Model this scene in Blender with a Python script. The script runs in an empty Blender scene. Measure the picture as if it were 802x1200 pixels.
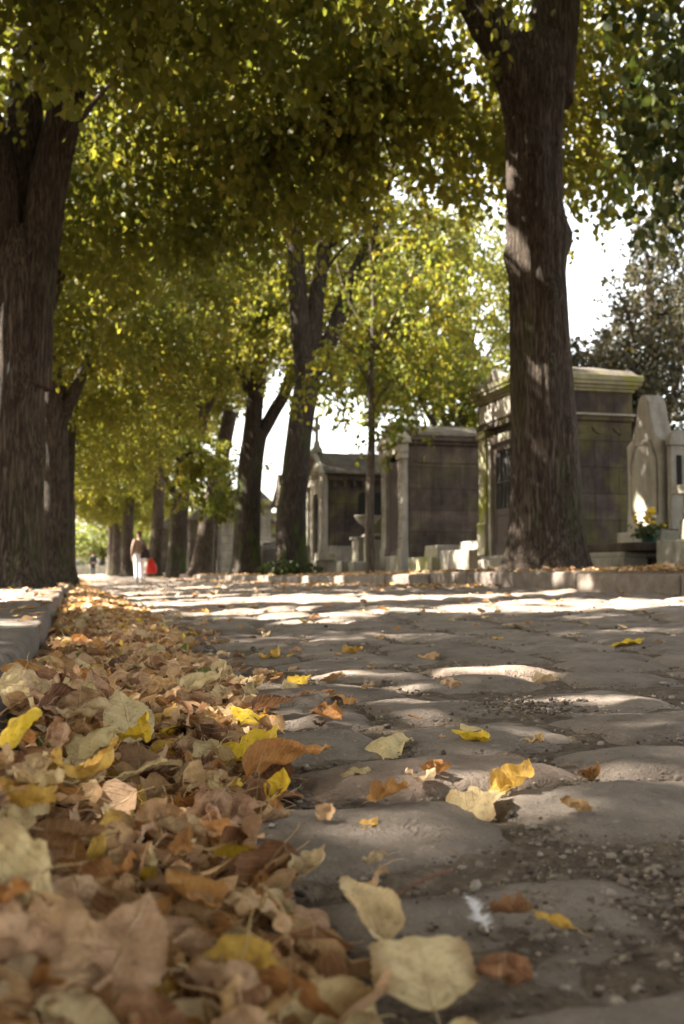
import bpy, math, random
import numpy as np
from mathutils import Vector, Matrix, Euler

R = math.radians
rng = np.random.default_rng(7)
random.seed(7)
scene = bpy.context.scene
COL = scene.collection

# ------------------------------------------------------------------ camera
CAM_Z, YAW, PITCH, F = 0.32, 14.5, 3.24, 1200.0      # F in photo pixels (802 x 1200)
cam_d = bpy.data.cameras.new('camera')
cam = bpy.data.objects.new('camera', cam_d)
COL.objects.link(cam)
cam.location = (0, 0, CAM_Z)
cam.rotation_euler = (R(90 + PITCH), 0, -R(YAW))
cam_d.sensor_fit = 'VERTICAL'
cam_d.sensor_height = 36.0
cam_d.sensor_width = 24.0
cam_d.lens = 36.0
cam_d.clip_start = 0.02
cam_d.clip_end = 3000
cam_d.dof.use_dof = True
cam_d.dof.focus_distance = 1.95
cam_d.dof.aperture_fstop = 6.4
scene.camera = cam
CR = Euler(cam.rotation_euler).to_matrix()
CP = Vector(cam.location)


def ray(px, py):
    return CR @ Vector(((px - 401) / F, -(py - 600) / F, -1.0))


def at_y(px, py, Y):
    d = ray(px, py)
    return CP + d * (Y / d.y)


def at_x(px, py, X):
    d = ray(px, py)
    return CP + d * (X / d.x)


def x_at(px, Y):
    return at_y(px, 668, Y).x


def proj(p):
    v = CR.transposed() @ (Vector(p) - CP)
    if v.z > -0.05:
        return None
    return 401 + F * v.x / -v.z, 600 - F * v.y / -v.z, -v.z


# ------------------------------------------------------------------ ground heights
KL, KR = -0.125, 4.3          # kerb lines


def drop(y):
    t = np.maximum(np.asarray(y, float) - 11, 0)
    return 0.13 * (1 - np.exp(-t / 8)) + 0.001 * t


def zr(x, y):
    x = np.clip(np.asarray(x, float), -0.2, 4.4)
    return 0.033 * np.maximum(x, 0) - drop(y) + 0.012 * np.sin(x * 2.1 + 0.4) * np.sin(np.asarray(y) * 0.55)


def zp(x, y):                  # right-hand pavement and graves
    return 0.142 - drop(y) + 0.158 + 0.018 * np.clip(np.asarray(x, float) - KR, 0, 5)


def zl(x, y):                  # left-hand pavement
    return 0.135 - drop(y) + 0 * np.asarray(x, float)


def gz(x, y):
    if x < KL:
        return float(zl(x, y))
    if x > KR:
        return float(zp(x, y))
    return float(zr(x, y))


# ------------------------------------------------------------------ object helpers
def tag(o, label=None, cat=None, group=None, kind=None):
    if label: o['label'] = label
    if cat: o['category'] = cat
    if group: o['group'] = group
    if kind: o['kind'] = kind
    return o


def empty(name, loc, rz=0.0, **k):
    o = bpy.data.objects.new(name, None)
    o.empty_display_size = 0.2
    COL.objects.link(o)
    o.location = loc
    o.rotation_euler = (0, 0, rz)
    return tag(o, **k)


def mesh_obj(name, verts, faces, mat=None, parent=None, smooth=False, uv=None, tint=None):
    me = bpy.data.meshes.new(name)
    me.from_pydata(verts if isinstance(verts, list) else verts.tolist(), [], faces if isinstance(faces, list) else faces.tolist())
    if smooth:
        me.polygons.foreach_set('use_smooth', np.ones(len(me.polygons), bool))
    if uv is not None:
        lay = me.uv_layers.new(name='UVMap')
        li = np.zeros(len(me.loops), np.int32)
        me.loops.foreach_get('vertex_index', li)
        lay.data.foreach_set('uv', np.asarray(uv, np.float32)[li].ravel())
    if tint is not None:
        a = me.color_attributes.new('tint', 'FLOAT_COLOR', 'POINT')
        t = np.ones((len(me.vertices), 4), np.float32)
        t[:, :3] = tint
        a.data.foreach_set('color', t.ravel())
    me.update()
    o = bpy.data.objects.new(name, me)
    if mat: me.materials.append(mat)
    COL.objects.link(o)
    if parent: o.parent = parent
    return o


class MB:
    def __init__(s):
        s.v, s.f = [], []

    def add(s, vs, fs):
        n = len(s.v)
        s.v += [tuple(map(float, v)) for v in vs]
        s.f += [tuple(i + n for i in f) for f in fs]
        return s

    def box(s, x0, x1, y0, y1, z0, z1, tx=0.0, ty=0.0):
        """box; tx, ty pull the top in on every side"""
        vs = [(x0, y0, z0), (x1, y0, z0), (x1, y1, z0), (x0, y1, z0),
              (x0 + tx, y0 + ty, z1), (x1 - tx, y0 + ty, z1), (x1 - tx, y1 - ty, z1), (x0 + tx, y1 - ty, z1)]
        return s.add(vs, [(0, 3, 2, 1), (4, 5, 6, 7), (0, 1, 5, 4), (1, 2, 6, 5), (2, 3, 7, 6), (3, 0, 4, 7)])

    def prism_x(s, prof, x0, x1):
        """profile of (y, z) counter-clockwise seen from -x, extruded x0..x1"""
        n = len(prof)
        vs = [(x0, y, z) for y, z in prof] + [(x1, y, z) for y, z in prof]
        fs = [tuple(range(n)), tuple(range(2 * n - 1, n - 1, -1))]
        fs += [(i, i + n, (i + 1) % n + n, (i + 1) % n) for i in range(n)]
        return s.add(vs, fs)

    def prism_y(s, prof, y0, y1):
        n = len(prof)
        vs = [(x, y0, z) for x, z in prof] + [(x, y1, z) for x, z in prof]
        fs = [tuple(range(n)), tuple(range(2 * n - 1, n - 1, -1))]
        fs += [(i, i + n, (i + 1) % n + n, (i + 1) % n) for i in range(n)]
        return s.add(vs, fs)

    def lathe(s, prof, cx, cy, n=16):
        vs, fs = [], []
        for r, z in prof:
            for k in range(n):
                a = 2 * math.pi * k / n
                vs.append((cx + r * math.cos(a), cy + r * math.sin(a), z))
        for i in range(len(prof) - 1):
            for k in range(n):
                fs.append((i * n + k, i * n + (k + 1) % n, (i + 1) * n + (k + 1) % n, (i + 1) * n + k))
        fs.append(tuple(range(n - 1, -1, -1)))
        fs.append(tuple(range((len(prof) - 1) * n, len(prof) * n)))
        return s.add(vs, fs)

    def tube(s, pts, rad, n=8):
        vs, fs = tube_mesh(pts, rad, n)
        return s.add(vs, fs)

    def build(s, name, mat, parent=None, bevel=0.0, smooth=False):
        o = mesh_obj(name, s.v, s.f, mat, parent, smooth)
        import bmesh
        bm = bmesh.new()
        bm.from_mesh(o.data)
        bmesh.ops.recalc_face_normals(bm, faces=bm.faces)
        bm.to_mesh(o.data)
        bm.free()
        if bevel:
            m = o.modifiers.new('bevel', 'BEVEL')
            m.width = bevel
            m.segments = 2
            m.limit_method = 'ANGLE'
            m.angle_limit = R(40)
        return o


KNOTS = {201: ((3.45, 85, .07, .13), (3.95, 100, .05, .10), (3.7, 262, .07, .16), (3.0, 185, .05, .12), (2.2, 170, .045, .09), (4.7, 150, .05, .14), (1.5, 215, .04, .10)),
         211: ((2.2, 200, .06, .14), (1.4, 240, .05, .12), (2.9, 265, .06, .15)), 205: ((2.4, 200, .06, .15),)}


def tube_mesh(pts, rad, n=8, wob=0.0, seed=0, flare=None, cap=True):
    """a bent tapering tube through pts; wob roughens it like bark; flare=(height, amount) spreads the foot"""
    P = [Vector(p) for p in pts]
    rr = random.Random(seed)
    ph = [rr.uniform(0, 6.28) for _ in range(8)]
    vs, fs = [], []
    up = Vector((0, 1, 0))
    z0 = P[0].z
    for i, p in enumerate(P):
        d = (P[min(i + 1, len(P) - 1)] - P[max(i - 1, 0)])
        if d.length < 1e-6: d = Vector((0, 0, 1))
        d.normalize()
        a = up - d * up.dot(d)
        if a.length < 0.05: a = Vector((1, 0, 0)) - d * d.x
        a.normalize()
        b = d.cross(a)
        for k in range(n):
            t = 2 * math.pi * k / n
            r = rad[i]
            if wob:
                h = p.z
                r *= 1 + wob * (0.5 * math.sin(5 * t + ph[0] + 0.5 * math.sin(h * 0.9 + ph[1])) + 0.35 * math.sin(9 * t + ph[2] + 1.1 * math.sin(h * 0.7 + ph[3]))
                                + 0.45 * math.sin(2 * t + ph[4] + h * 1.4) + 0.4 * math.sin(3 * t - h * 2.6 + ph[5]) + 0.22 * math.sin(17 * t + ph[6] + math.sin(h * 2.2)))
            if wob:
                q_ = abs(math.sin(11.5 * t + 1.3 * math.sin(p.z * 1.7 + ph[1]) + ph[0])) - abs(math.sin(16.5 * t + 1.6 * math.sin(p.z * 2.3 + ph[2]) + ph[5]))
                r *= 1 + wob * .42 * q_ * (.65 + .5 * math.sin(p.z * 3.1 + 4 * t + ph[6]))
            for bz, bt, ba, bw in KNOTS.get(seed, ()):
                dt = (t - R(bt) + math.pi) % (2 * math.pi) - math.pi
                r += ba * math.exp(-((p.z - bz) / bw) ** 2 - (dt * rad[i] / bw) ** 2)
            if flare:
                e = math.exp(-(p.z - z0) / flare[0])
                r *= 1 + flare[1] * e * (0.75 + 0.35 * math.sin(5 * t + ph[7]) + 0.2 * math.sin(8 * t + ph[3]))
            vs.append(p + (a * math.cos(t) + b * math.sin(t)) * r)
    for i in range(len(P) - 1):
        for k in range(n):
            fs.append((i * n + k, i * n + (k + 1) % n, (i + 1) * n + (k + 1) % n, (i + 1) * n + k))
    if cap:
        fs.append(tuple(range((len(P) - 1) * n, len(P) * n)))
        fs.append(tuple(range(n - 1, -1, -1)))
    return [tuple(v) for v in vs], fs


def resample(pts, rad, step):
    """smooth Catmull-Rom resampling of a path with radii"""
    P = [np.array(p, float) for p in pts]
    out, ro = [], []
    for i in range(len(P) - 1):
        p0, p1, p2, p3 = P[max(i - 1, 0)], P[i], P[i + 1], P[min(i + 2, len(P) - 1)]
        n = max(2, int(np.linalg.norm(p2 - p1) / step))
        for k in range(n):
            t = k / n
            out.append(0.5 * (2 * p1 + (p2 - p0) * t + (2 * p0 - 5 * p1 + 4 * p2 - p3) * t * t + (3 * p1 - p0 - 3 * p2 + p3) * t ** 3))
            ro.append(rad[i] + (rad[i + 1] - rad[i]) * t)
    out.append(P[-1]); ro.append(rad[-1])
    return [tuple(o) for o in out], ro


# ------------------------------------------------------------------ materials
class NB:
    def __init__(s, name):
        s.m = bpy.data.materials.new(name)
        s.m.use_nodes = True
        s.nt = s.m.node_tree
        s.nt.nodes.clear()
        s.out = s.n('ShaderNodeOutputMaterial')

    def n(s, t, **k):
        nd = s.nt.nodes.new(t)
        for a, b in k.items():
            if a.startswith('i_'):
                nd.inputs[a[2:].replace('_', ' ')].default_value = b
            else:
                setattr(nd, a, b)
        return nd

    def l(s, a, b):
        s.nt.links.new(a, b)

    def coord(s, scale=(1, 1, 1), kind='Object', seed_by_object=False):
        tc = s.n('ShaderNodeTexCoord')
        mp = s.n('ShaderNodeMapping')
        mp.inputs['Scale'].default_value = scale
        s.l(tc.outputs[kind], mp.inputs['Vector'])
        return mp.outputs['Vector']

    def noise(s, vec, scale=5, detail=5, rough=0.6, dist=0.0):
        n = s.n('ShaderNodeTexNoise')
        n.inputs['Scale'].default_value = scale
        n.inputs['Detail'].default_value = detail
        n.inputs['Roughness'].default_value = rough
        n.inputs['Distortion'].default_value = dist
        s.l(vec, n.inputs['Vector'])
        return n.outputs['Fac']

    def ramp(s, fac, stops, interp='LINEAR'):
        r = s.n('ShaderNodeValToRGB')
        r.color_ramp.interpolation = interp
        e = r.color_ramp.elements
        while len(e) < len(stops): e.new(0.5)
        for i, (p, c) in enumerate(stops):
            e[i].position = p
            e[i].color = (*c, 1) if len(c) == 3 else c
        s.l(fac, r.inputs['Fac'])
        return r.outputs['Color']

    def mix(s, fac, a, b, mode='MIX'):
        m = s.n('ShaderNodeMix', data_type='RGBA', blend_type=mode)
        for sock, v in ((m.inputs['Factor'], fac), (m.inputs[6], a), (m.inputs[7], b)):
            if hasattr(v, 'is_linked'): s.l(v, sock)
            elif isinstance(v, (int, float)): sock.default_value = v
            else: sock.default_value = (*v, 1)
        return m.outputs[2]

    def math(s, op, a, b=0.0, c=None):
        m = s.n('ShaderNodeMath', operation=op)
        for i, v in enumerate((a, b) if c is None else (a, b, c)):
            if hasattr(v, 'is_linked'): s.l(v, m.inputs[i])
            else: m.inputs[i].default_value = v
        return m.outputs[0]

    def maprange(s, v, a, b, c=0.0, d=1.0):
        m = s.n('ShaderNodeMapRange')
        s.l(v, m.inputs[0])
        for i, q in enumerate((a, b, c, d)): m.inputs[i + 1].default_value = q
        return m.outputs[0]

    def bump(s, h, strength=0.5, dist=0.02, normal=None):
        b = s.n('ShaderNodeBump')
        b.inputs['Strength'].default_value = strength
        b.inputs['Distance'].default_value = dist
        s.l(h, b.inputs['Height'])
        if normal is not None: s.l(normal, b.inputs['Normal'])
        return b.outputs['Normal']

    def pbr(s, color, rough=0.85, normal=None, spec=0.3, metal=0.0):
        p = s.n('ShaderNodeBsdfPrincipled')
        if hasattr(color, 'is_linked'): s.l(color, p.inputs['Base Color'])
        else: p.inputs['Base Color'].default_value = (*color, 1)
        if hasattr(rough, 'is_linked'): s.l(rough, p.inputs['Roughness'])
        else: p.inputs['Roughness'].default_value = rough
        p.inputs['Specular IOR Level'].default_value = spec
        p.inputs['Metallic'].default_value = metal
        if normal is not None: s.l(normal, p.inputs['Normal'])
        s.l(p.outputs[0], s.out.inputs['Surface'])
        return s.m


def simple(name, col, rough=0.8, var=0.25, scale=12, bump=0.15, spec=0.3):
    b = NB(name)
    v = b.coord()
    f = b.noise(v, scale)
    c = b.ramp(f, [(0.3, tuple(x * (1 - var) for x in col)), (0.7, tuple(min(1, x * (1 + var)) for x in col))])
    return b.pbr(c, rough, b.bump(b.noise(v, scale * 5, 3), bump, 0.01), spec)


def m_cobble():
    b = NB('cobble_stone')
    v = b.coord()
    g = b.n('ShaderNodeNewGeometry')
    isl = b.ramp(g.outputs['Random Per Island'], [(0, (.152, .120, .096)), (0.35, (.195, .156, .126)), (0.65, (.175, .141, .115)), (0.88, (.22, .178, .144)), (1.0, (.20, .145, .11))])
    big = b.ramp(b.noise(v, 9, 6, .65), [(0.3, (.62, .6, .58)), (0.55, (1, 1, 1)), (0.75, (1.18, 1.16, 1.12))])
    c = b.mix(1.0, isl, big, 'MULTIPLY')
    sp = b.ramp(b.noise(v, 260, 2, .6), [(0.28, (.55, .53, .5)), (0.42, (1, 1, 1)), (0.66, (1, 1, 1)), (0.74, (1.7, 1.65, 1.55))])
    c = b.mix(0.8, c, sp, 'MULTIPLY')
    dust = b.maprange(b.noise(v, 2.6, 5, .7), .52, .72)
    c = b.mix(b.math('MULTIPLY', dust, .5), c, (.28, .24, .195))
    pit = b.noise(v, 130, 4, .7)
    chip = b.maprange(b.noise(v, 19, 4, .7, .4), .56, .66)
    c = b.mix(b.math('MULTIPLY', chip, .35), c, (.085, .066, .054))
    grit = b.maprange(b.noise(v, 75, 3, .6), .62, .70)
    c = b.mix(b.math('MULTIPLY', grit, .5), c, (.30, .265, .22))
    h = b.math('ADD', b.math('MULTIPLY', b.noise(v, 28, 6, .65), 1.5), b.math('MULTIPLY', pit, .45))
    h = b.math('SUBTRACT', h, b.math('MULTIPLY', chip, .35))
    return b.pbr(c, b.maprange(b.noise(v, 14), .3, .7, .68, .9), b.bump(h, .8, .014), .25)


def m_soil():
    b = NB('earth')
    v = b.coord()
    c = b.ramp(b.noise(v, 30, 7, .7), [(.25, (.055, .043, .033)), (.5, (.118, .094, .073)), (.75, (.21, .17, .134))])
    c2 = b.ramp(b.noise(v, 1.1, 4, .6), [(.35, (.8, .76, .7)), (.65, (1.15, 1.1, 1.05))])
    c = b.mix(1.0, c, c2, 'MULTIPLY')
    vo = b.n('ShaderNodeTexVoronoi'); vo.inputs['Scale'].default_value = 120
    b.l(v, vo.inputs['Vector'])
    h = b.math('ADD', b.noise(v, 90, 4, .7), b.math('MULTIPLY', vo.outputs['Distance'], -.6))
    return b.pbr(c, .95, b.bump(h, .8, .012), .15)


def m_gravel():
    b = NB('pebbles')
    g = b.n('ShaderNodeNewGeometry')
    c = b.ramp(g.outputs['Random Per Island'], [(0, (.06, .045, .034)), (.45, (.125, .097, .073)), (.8, (.2, .16, .123)), (.97, (.26, .22, .175)), (1, (.36, .31, .25))])
    v = b.coord()
    return b.pbr(c, .85, b.bump(b.noise(v, 300, 3), .4, .004), .25)


def m_kerb():
    b = NB('kerb_granite')
    v = b.coord()
    g = b.n('ShaderNodeNewGeometry')
    c = b.ramp(b.noise(v, 7, 6, .7), [(.3, (.072, .057, .047)), (.5, (.118, .097, .081)), (.72, (.175, .147, .124))])
    sp = b.ramp(b.noise(v, 170, 2, .6), [(.3, (.5, .5, .5)), (.45, (1, 1, 1)), (.7, (1.35, 1.33, 1.3))])
    c = b.mix(.8, c, sp, 'MULTIPLY')
    isl = b.ramp(g.outputs['Random Per Island'], [(0, (.8, .78, .76)), (1, (1.15, 1.12, 1.08))])
    c = b.mix(1., c, isl, 'MULTIPLY')
    h = b.math('ADD', b.noise(v, 14, 6, .65), b.math('MULTIPLY', b.noise(v, 110, 3, .7), .4))
    return b.pbr(c, .8, b.bump(h, .7, .015), .3)


def m_pave():
    b = NB('worn_pavement')
    v = b.coord()
    c = b.ramp(b.noise(v, 5, 7, .7), [(.3, (.13, .112, .094)), (.5, (.2, .176, .15)), (.72, (.27, .24, .205))])
    return b.pbr(c, .9, b.bump(b.noise(v, 60, 5, .7), .5, .01), .2)


def m_bark(name, dark, light, moss=0.0):
    b = NB(name)
    v = b.coord((15, 15, 1.0))
    vf = b.coord((1, 1, 1))
    r1 = b.noise(v, 2.3, 5, .6, .6)
    r2 = b.noise(b.coord((42, 42, 3.2)), 1.5, 4, .6, .4)
    ridge = b.math('ADD', b.math('MULTIPLY', b.math('ABSOLUTE', b.math('SUBTRACT', r1, .5)), 2.6), b.math('MULTIPLY', b.math('ABSOLUTE', b.math('SUBTRACT', r2, .5)), 1.5))
    c = b.ramp(ridge, [(.03, tuple(x * .45 for x in dark)), (.16, dark), (.5, light)])
    big = b.ramp(b.noise(vf, 1.4, 4, .6), [(.3, (.75, .74, .72)), (.7, (1.2, 1.18, 1.14))])
    c = b.mix(1., c, big, 'MULTIPLY')
    if moss:
        f = b.maprange(b.noise(b.coord((1.6, 1.6, .45)), 1.6, 5, .65), .5, .66)
        sep = b.n('ShaderNodeSeparateXYZ'); b.l(vf, sep.inputs[0])
        lo = b.maprange(sep.outputs['Z'], 2.6, 4.2, 1, 0)
        c = b.mix(b.math('MULTIPLY', b.math('MULTIPLY', f, lo), moss), c, (.07, .10, .018))
    return b.pbr(c, .93, b.bump(ridge, 1.0, .05), .15)


def leaf_shader(b, c, normal=None, trans=.4, rough=.5, tcol=None):
    d = b.n('ShaderNodeBsdfPrincipled')
    b.l(c, d.inputs['Base Color'])
    d.inputs['Roughness'].default_value = rough
    d.inputs['Specular IOR Level'].default_value = .25
    t = b.n('ShaderNodeBsdfTranslucent')
    b.l(tcol if tcol is not None else c, t.inputs['Color'])
    if normal is not None:
        b.l(normal, d.inputs['Normal'])
    m = b.n('ShaderNodeMixShader')
    m.inputs[0].default_value = trans
    b.l(d.outputs[0], m.inputs[1]); b.l(t.outputs[0], m.inputs[2])
    b.l(m.outputs[0], b.out.inputs['Surface'])
    return b.m


def m_crown(name, stops, trans=.52, boost=(1.35, 1.3, .75)):
    b = NB(name)
    g = b.n('ShaderNodeNewGeometry')
    oi = b.n('ShaderNodeObjectInfo')
    v = b.coord()
    n = b.noise(v, .55, 4, .6)
    f = b.math('ADD', b.math('MULTIPLY', g.outputs['Random Per Island'], .5), b.math('MULTIPLY', b.maprange(n, .3, .7), .42))
    f = b.math('ADD', f, b.math('MULTIPLY', b.math('SUBTRACT', oi.outputs['Random'], .4), .16))
    c = b.ramp(f, stops)
    tc = b.mix(1., c, boost, 'MULTIPLY')
    return leaf_shader(b, c, None, trans, .55, tc)


def m_fallen(name, by_object):
    b = NB(name)
    if by_object:
        oi = b.n('ShaderNodeObjectInfo')
        base = oi.outputs['Color']
        rnd = oi.outputs['Random']
    else:
        a = b.n('ShaderNodeAttribute'); a.attribute_name = 'tint'
        base = a.outputs['Color']
        g = b.n('ShaderNodeNewGeometry'); rnd = g.outputs['Random Per Island']
    uv = b.n('ShaderNodeUVMap'); uv.uv_map = 'UVMap'
    sep = b.n('ShaderNodeSeparateXYZ'); b.l(uv.outputs[0], sep.inputs[0])
    ax = b.math('ABSOLUTE', b.math('SUBTRACT', sep.outputs[0], .5))
    y = sep.outputs[1]
    midrib = b.maprange(ax, .006, .02, 1, 0)
    side = b.math('PINGPONG', b.math('MULTIPLY', b.math('SUBTRACT', y, b.math('MULTIPLY', ax, .85)), 8.0), .5)
    sidev = b.maprange(side, .02, .09, 1, 0)
    vein = b.math('MAXIMUM', midrib, b.math('MULTIPLY', sidev, .6))
    off = b.n('ShaderNodeVectorMath', operation='ADD')
    cmb = b.n('ShaderNodeCombineXYZ')
    b.l(b.math('MULTIPLY', rnd, 37.0), cmb.inputs[2])
    b.l(uv.outputs[0], off.inputs[0]); b.l(cmb.outputs[0], off.inputs[1])
    bl = b.noise(off.outputs[0], 5, 6, .65)
    blot = b.ramp(bl, [(.28, (.42, .34, .27)), (.45, (.9, .86, .8)), (.62, (1.08, 1.06, 1.0))])
    c = b.mix(.8, base, blot, 'MULTIPLY')
    sp = b.maprange(b.noise(off.outputs[0], 22, 4, .65), .58, .68)
    c = b.mix(b.math('MULTIPLY', sp, .55), c, (.11, .055, .025))
    edge = b.maprange(b.math('ADD', ax, b.math('MULTIPLY', bl, .12)), .34, .5)
    c = b.mix(b.math('MULTIPLY', edge, .65), c, (.24, .125, .055))
    c = b.mix(b.math('MULTIPLY', vein, .5), c, (.62, .46, .26))
    h = b.math('ADD', b.math('MULTIPLY', vein, .7), b.math('MULTIPLY', b.noise(off.outputs[0], 18, 4, .6), .9))
    return leaf_shader(b, c, b.bump(h, .7, .004), .22, .6)


def m_stone(name, dark, mid, light, course=0.0, moss=0.0, streak=.6, scale=1.0):
    b = NB(name)
    v = b.coord()
    n = b.noise(v, 2.2 * scale, 7, .68, .3)
    c = b.ramp(n, [(.28, dark), (.5, mid), (.72, light)])
    st = b.ramp(b.noise(b.coord((7, 7, .55)), 1.2, 5, .6), [(.3, (.45, .42, .4)), (.55, (1, 1, 1)), (.8, (1.15, 1.12, 1.08))])
    c = b.mix(streak, c, st, 'MULTIPLY')
    if moss:
        f = b.maprange(b.noise(b.coord((1.3, 1.3, .8)), 1.5, 5, .65), .46, .64)
        c = b.mix(b.math('MULTIPLY', f, moss), c, (.17, .175, .02))
    h = b.math('ADD', b.noise(v, 24, 5, .65), b.math('MULTIPLY', b.noise(v, 3, 4), .6))
    nrm = None
    if course:
        sep = b.n('ShaderNodeSeparateXYZ'); b.l(v, sep.inputs[0])
        cmb = b.n('ShaderNodeCombineXYZ')
        b.l(b.math('ADD', sep.outputs[0], sep.outputs[1]), cmb.inputs[0]); b.l(sep.outputs[2], cmb.inputs[1])
        br = b.n('ShaderNodeTexBrick')
        b.l(cmb.outputs[0], br.inputs['Vector'])
        br.inputs['Scale'].default_value = 1.0
        br.inputs['Mortar Size'].default_value = .009
        br.inputs['Mortar Smooth'].default_value = .4
        br.inputs['Brick Width'].default_value = course * 2.1
        br.inputs['Row Height'].default_value = course
        br.inputs['Color1'].default_value = (.8, .79, .78, 1)
        br.inputs['Color2'].default_value = (1.15, 1.13, 1.1, 1)
        br.inputs['Mortar'].default_value = (.38, .34, .3, 1)
        c = b.mix(.85, c, br.outputs['Color'], 'MULTIPLY')
        nrm = b.bump(br.outputs['Fac'], -.6, .01)
    return b.pbr(c, .92, b.bump(h, .5, .015, nrm), .2)


M = {}
M['cobble'] = m_cobble()
M['soil'] = m_soil()
M['gravel'] = m_gravel()
M['kerb'] = m_kerb()
M['pave'] = m_pave()
M['bark'] = m_bark('bark_brown', (.055, .04, .031), (.165, .13, .102), .3)
M['bark_moss'] = m_bark('bark_mossy', (.042, .032, .025), (.11, .088, .07), 1.0)
M['bark_pale'] = m_bark('bark_slim', (.12, .095, .075), (.24, .2, .165))
GREEN = [(0.0, (.075, .092, .02)), (.3, (.12, .132, .027)), (.62, (.17, .162, .031)), (.85, (.235, .19, .034)), (.95, (.32, .235, .036)), (1.0, (.42, .27, .035))]
M['crown'] = m_crown('lime_leaves', GREEN)
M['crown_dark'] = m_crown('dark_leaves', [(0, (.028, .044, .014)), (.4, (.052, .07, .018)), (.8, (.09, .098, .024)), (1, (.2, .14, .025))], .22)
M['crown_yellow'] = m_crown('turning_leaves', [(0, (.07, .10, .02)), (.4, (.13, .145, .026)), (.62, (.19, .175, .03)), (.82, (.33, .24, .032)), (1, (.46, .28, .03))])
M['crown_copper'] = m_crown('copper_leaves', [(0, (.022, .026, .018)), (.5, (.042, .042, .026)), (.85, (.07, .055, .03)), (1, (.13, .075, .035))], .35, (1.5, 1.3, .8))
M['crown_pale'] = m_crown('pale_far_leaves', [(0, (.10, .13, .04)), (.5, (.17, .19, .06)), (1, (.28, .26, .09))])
M['leaf_obj'] = m_fallen('fallen_leaf', True)
M['leaf_mass'] = m_fallen('fallen_leaf_mass', False)
M['stalk'] = simple('leaf_stalk', (.36, .22, .09), .6)
M['twig'] = simple('twig_bark', (.14, .06, .035), .7)
M['stone_dark'] = m_stone('dark_limestone', (.026, .02, .0185), (.053, .041, .037), (.092, .072, .062), .42, .25, .7)  # coursed limestone, much darker than the facade stones
M['stone_brown'] = m_stone('brown_limestone', (.028, .021, .018), (.058, .044, .036), (.102, .079, .063), .45, .1, .6)
M['stone_mid'] = m_stone('grey_limestone', (.15, .13, .11), (.25, .225, .19), (.36, .33, .28), 0, .25, .6)
M['stone_moss'] = m_stone('mossy_limestone', (.14, .13, .09), (.24, .22, .15), (.34, .31, .23), 0, .9, .5)
M['stone_pale'] = m_stone('pale_limestone', (.17, .153, .125), (.27, .247, .205), (.37, .34, .285), 0, .12, .45)
M['stone_block'] = m_stone('pale_block_walling', (.16, .145, .125), (.26, .235, .2), (.36, .325, .28), .34, .08, .5)
M['slate'] = m_stone('dark_roof_slab', (.045, .037, .033), (.085, .07, .06), (.14, .118, .1), 0, .2, .5)
M['door'] = simple('rusty_iron_door', (.05, .034, .028), .65)
M['dark'] = simple('dark_interior', (.012, .011, .010), .9)
M['iron'] = simple('wrought_iron', (.035, .032, .03), .6)
M['cream_wall'] = simple('far_render', (.62, .56, .47), .9, .1, 2)
M['brick_far'] = simple('far_brick', (.5, .24, .14), .9, .15, 2)
M['far_glass'] = simple('far_window', (.12, .14, .17), .3, .1)
M['zinc'] = simple('far_zinc_roof', (.33, .34, .36), .6, .1)
M['wall_far'] = m_stone('far_low_wall', (.22, .19, .14), (.34, .30, .23), (.44, .4, .32), .3, .1, .3)

# ------------------------------------------------------------------ sun, sky
SUN_AZ = Vector((-0.86, 0.36, 0)).normalized()
SUN_EL = 47.0
SUN = Vector((SUN_AZ.x * math.cos(R(SUN_EL)), SUN_AZ.y * math.cos(R(SUN_EL)), math.sin(R(SUN_EL))))
sd = bpy.data.lights.new('sun', 'SUN')
sd.energy = 5.0
sd.angle = R(.55)
sd.color = (1, .93, .82)
so = bpy.data.objects.new('sun', sd)
COL.objects.link(so)
so.location = (-20, 8, 30)
so.rotation_euler = SUN.to_track_quat('Z', 'Y').to_euler()
w = bpy.data.worlds.new('World')
scene.world = w
w.use_nodes = True
nt = w.node_tree
nt.nodes.clear()
sky = nt.nodes.new('ShaderNodeTexSky')
sky.sky_type = 'NISHITA'
sky.sun_disc = False
sky.sun_elevation = R(SUN_EL)
sky.sun_rotation = math.atan2(SUN.x, SUN.y)
sky.air_density = 1.0
sky.dust_density = 3.0
sky.ozone_density = 1.0
hs = nt.nodes.new('ShaderNodeHueSaturation')
hs.inputs['Saturation'].default_value = .42
bg = nt.nodes.new('ShaderNodeBackground')
bg.inputs['Strength'].default_value = .09
wo = nt.nodes.new('ShaderNodeOutputWorld')
nt.links.new(sky.outputs[0], hs.inputs['Color'])
wm = nt.nodes.new('ShaderNodeMix'); wm.data_type = 'RGBA'; wm.blend_type = 'MULTIPLY'
wm.inputs['Factor'].default_value = 1.0
wm.inputs[7].default_value = (1.05, 1.0, .90, 1)      # warm tint on the sky light, used as a white balance
nt.links.new(hs.outputs[0], wm.inputs[6])
nt.links.new(wm.outputs[2], bg.inputs['Color'])
nt.links.new(bg.outputs[0], wo.inputs['Surface'])

# ------------------------------------------------------------------ ground sheet
def grid_sheet(xs, ys, zf):
    X, Y = np.meshgrid(xs, ys)
    Z = zf(X, Y)
    v = np.stack([X.ravel(), Y.ravel(), Z.ravel()], 1)
    nx, ny = len(xs), len(ys)
    i = np.arange((ny - 1) * nx).reshape(ny - 1, nx)[:, :-1].ravel()
    return v, np.stack([i, i + 1, i + nx + 1, i + nx], 1)


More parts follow.
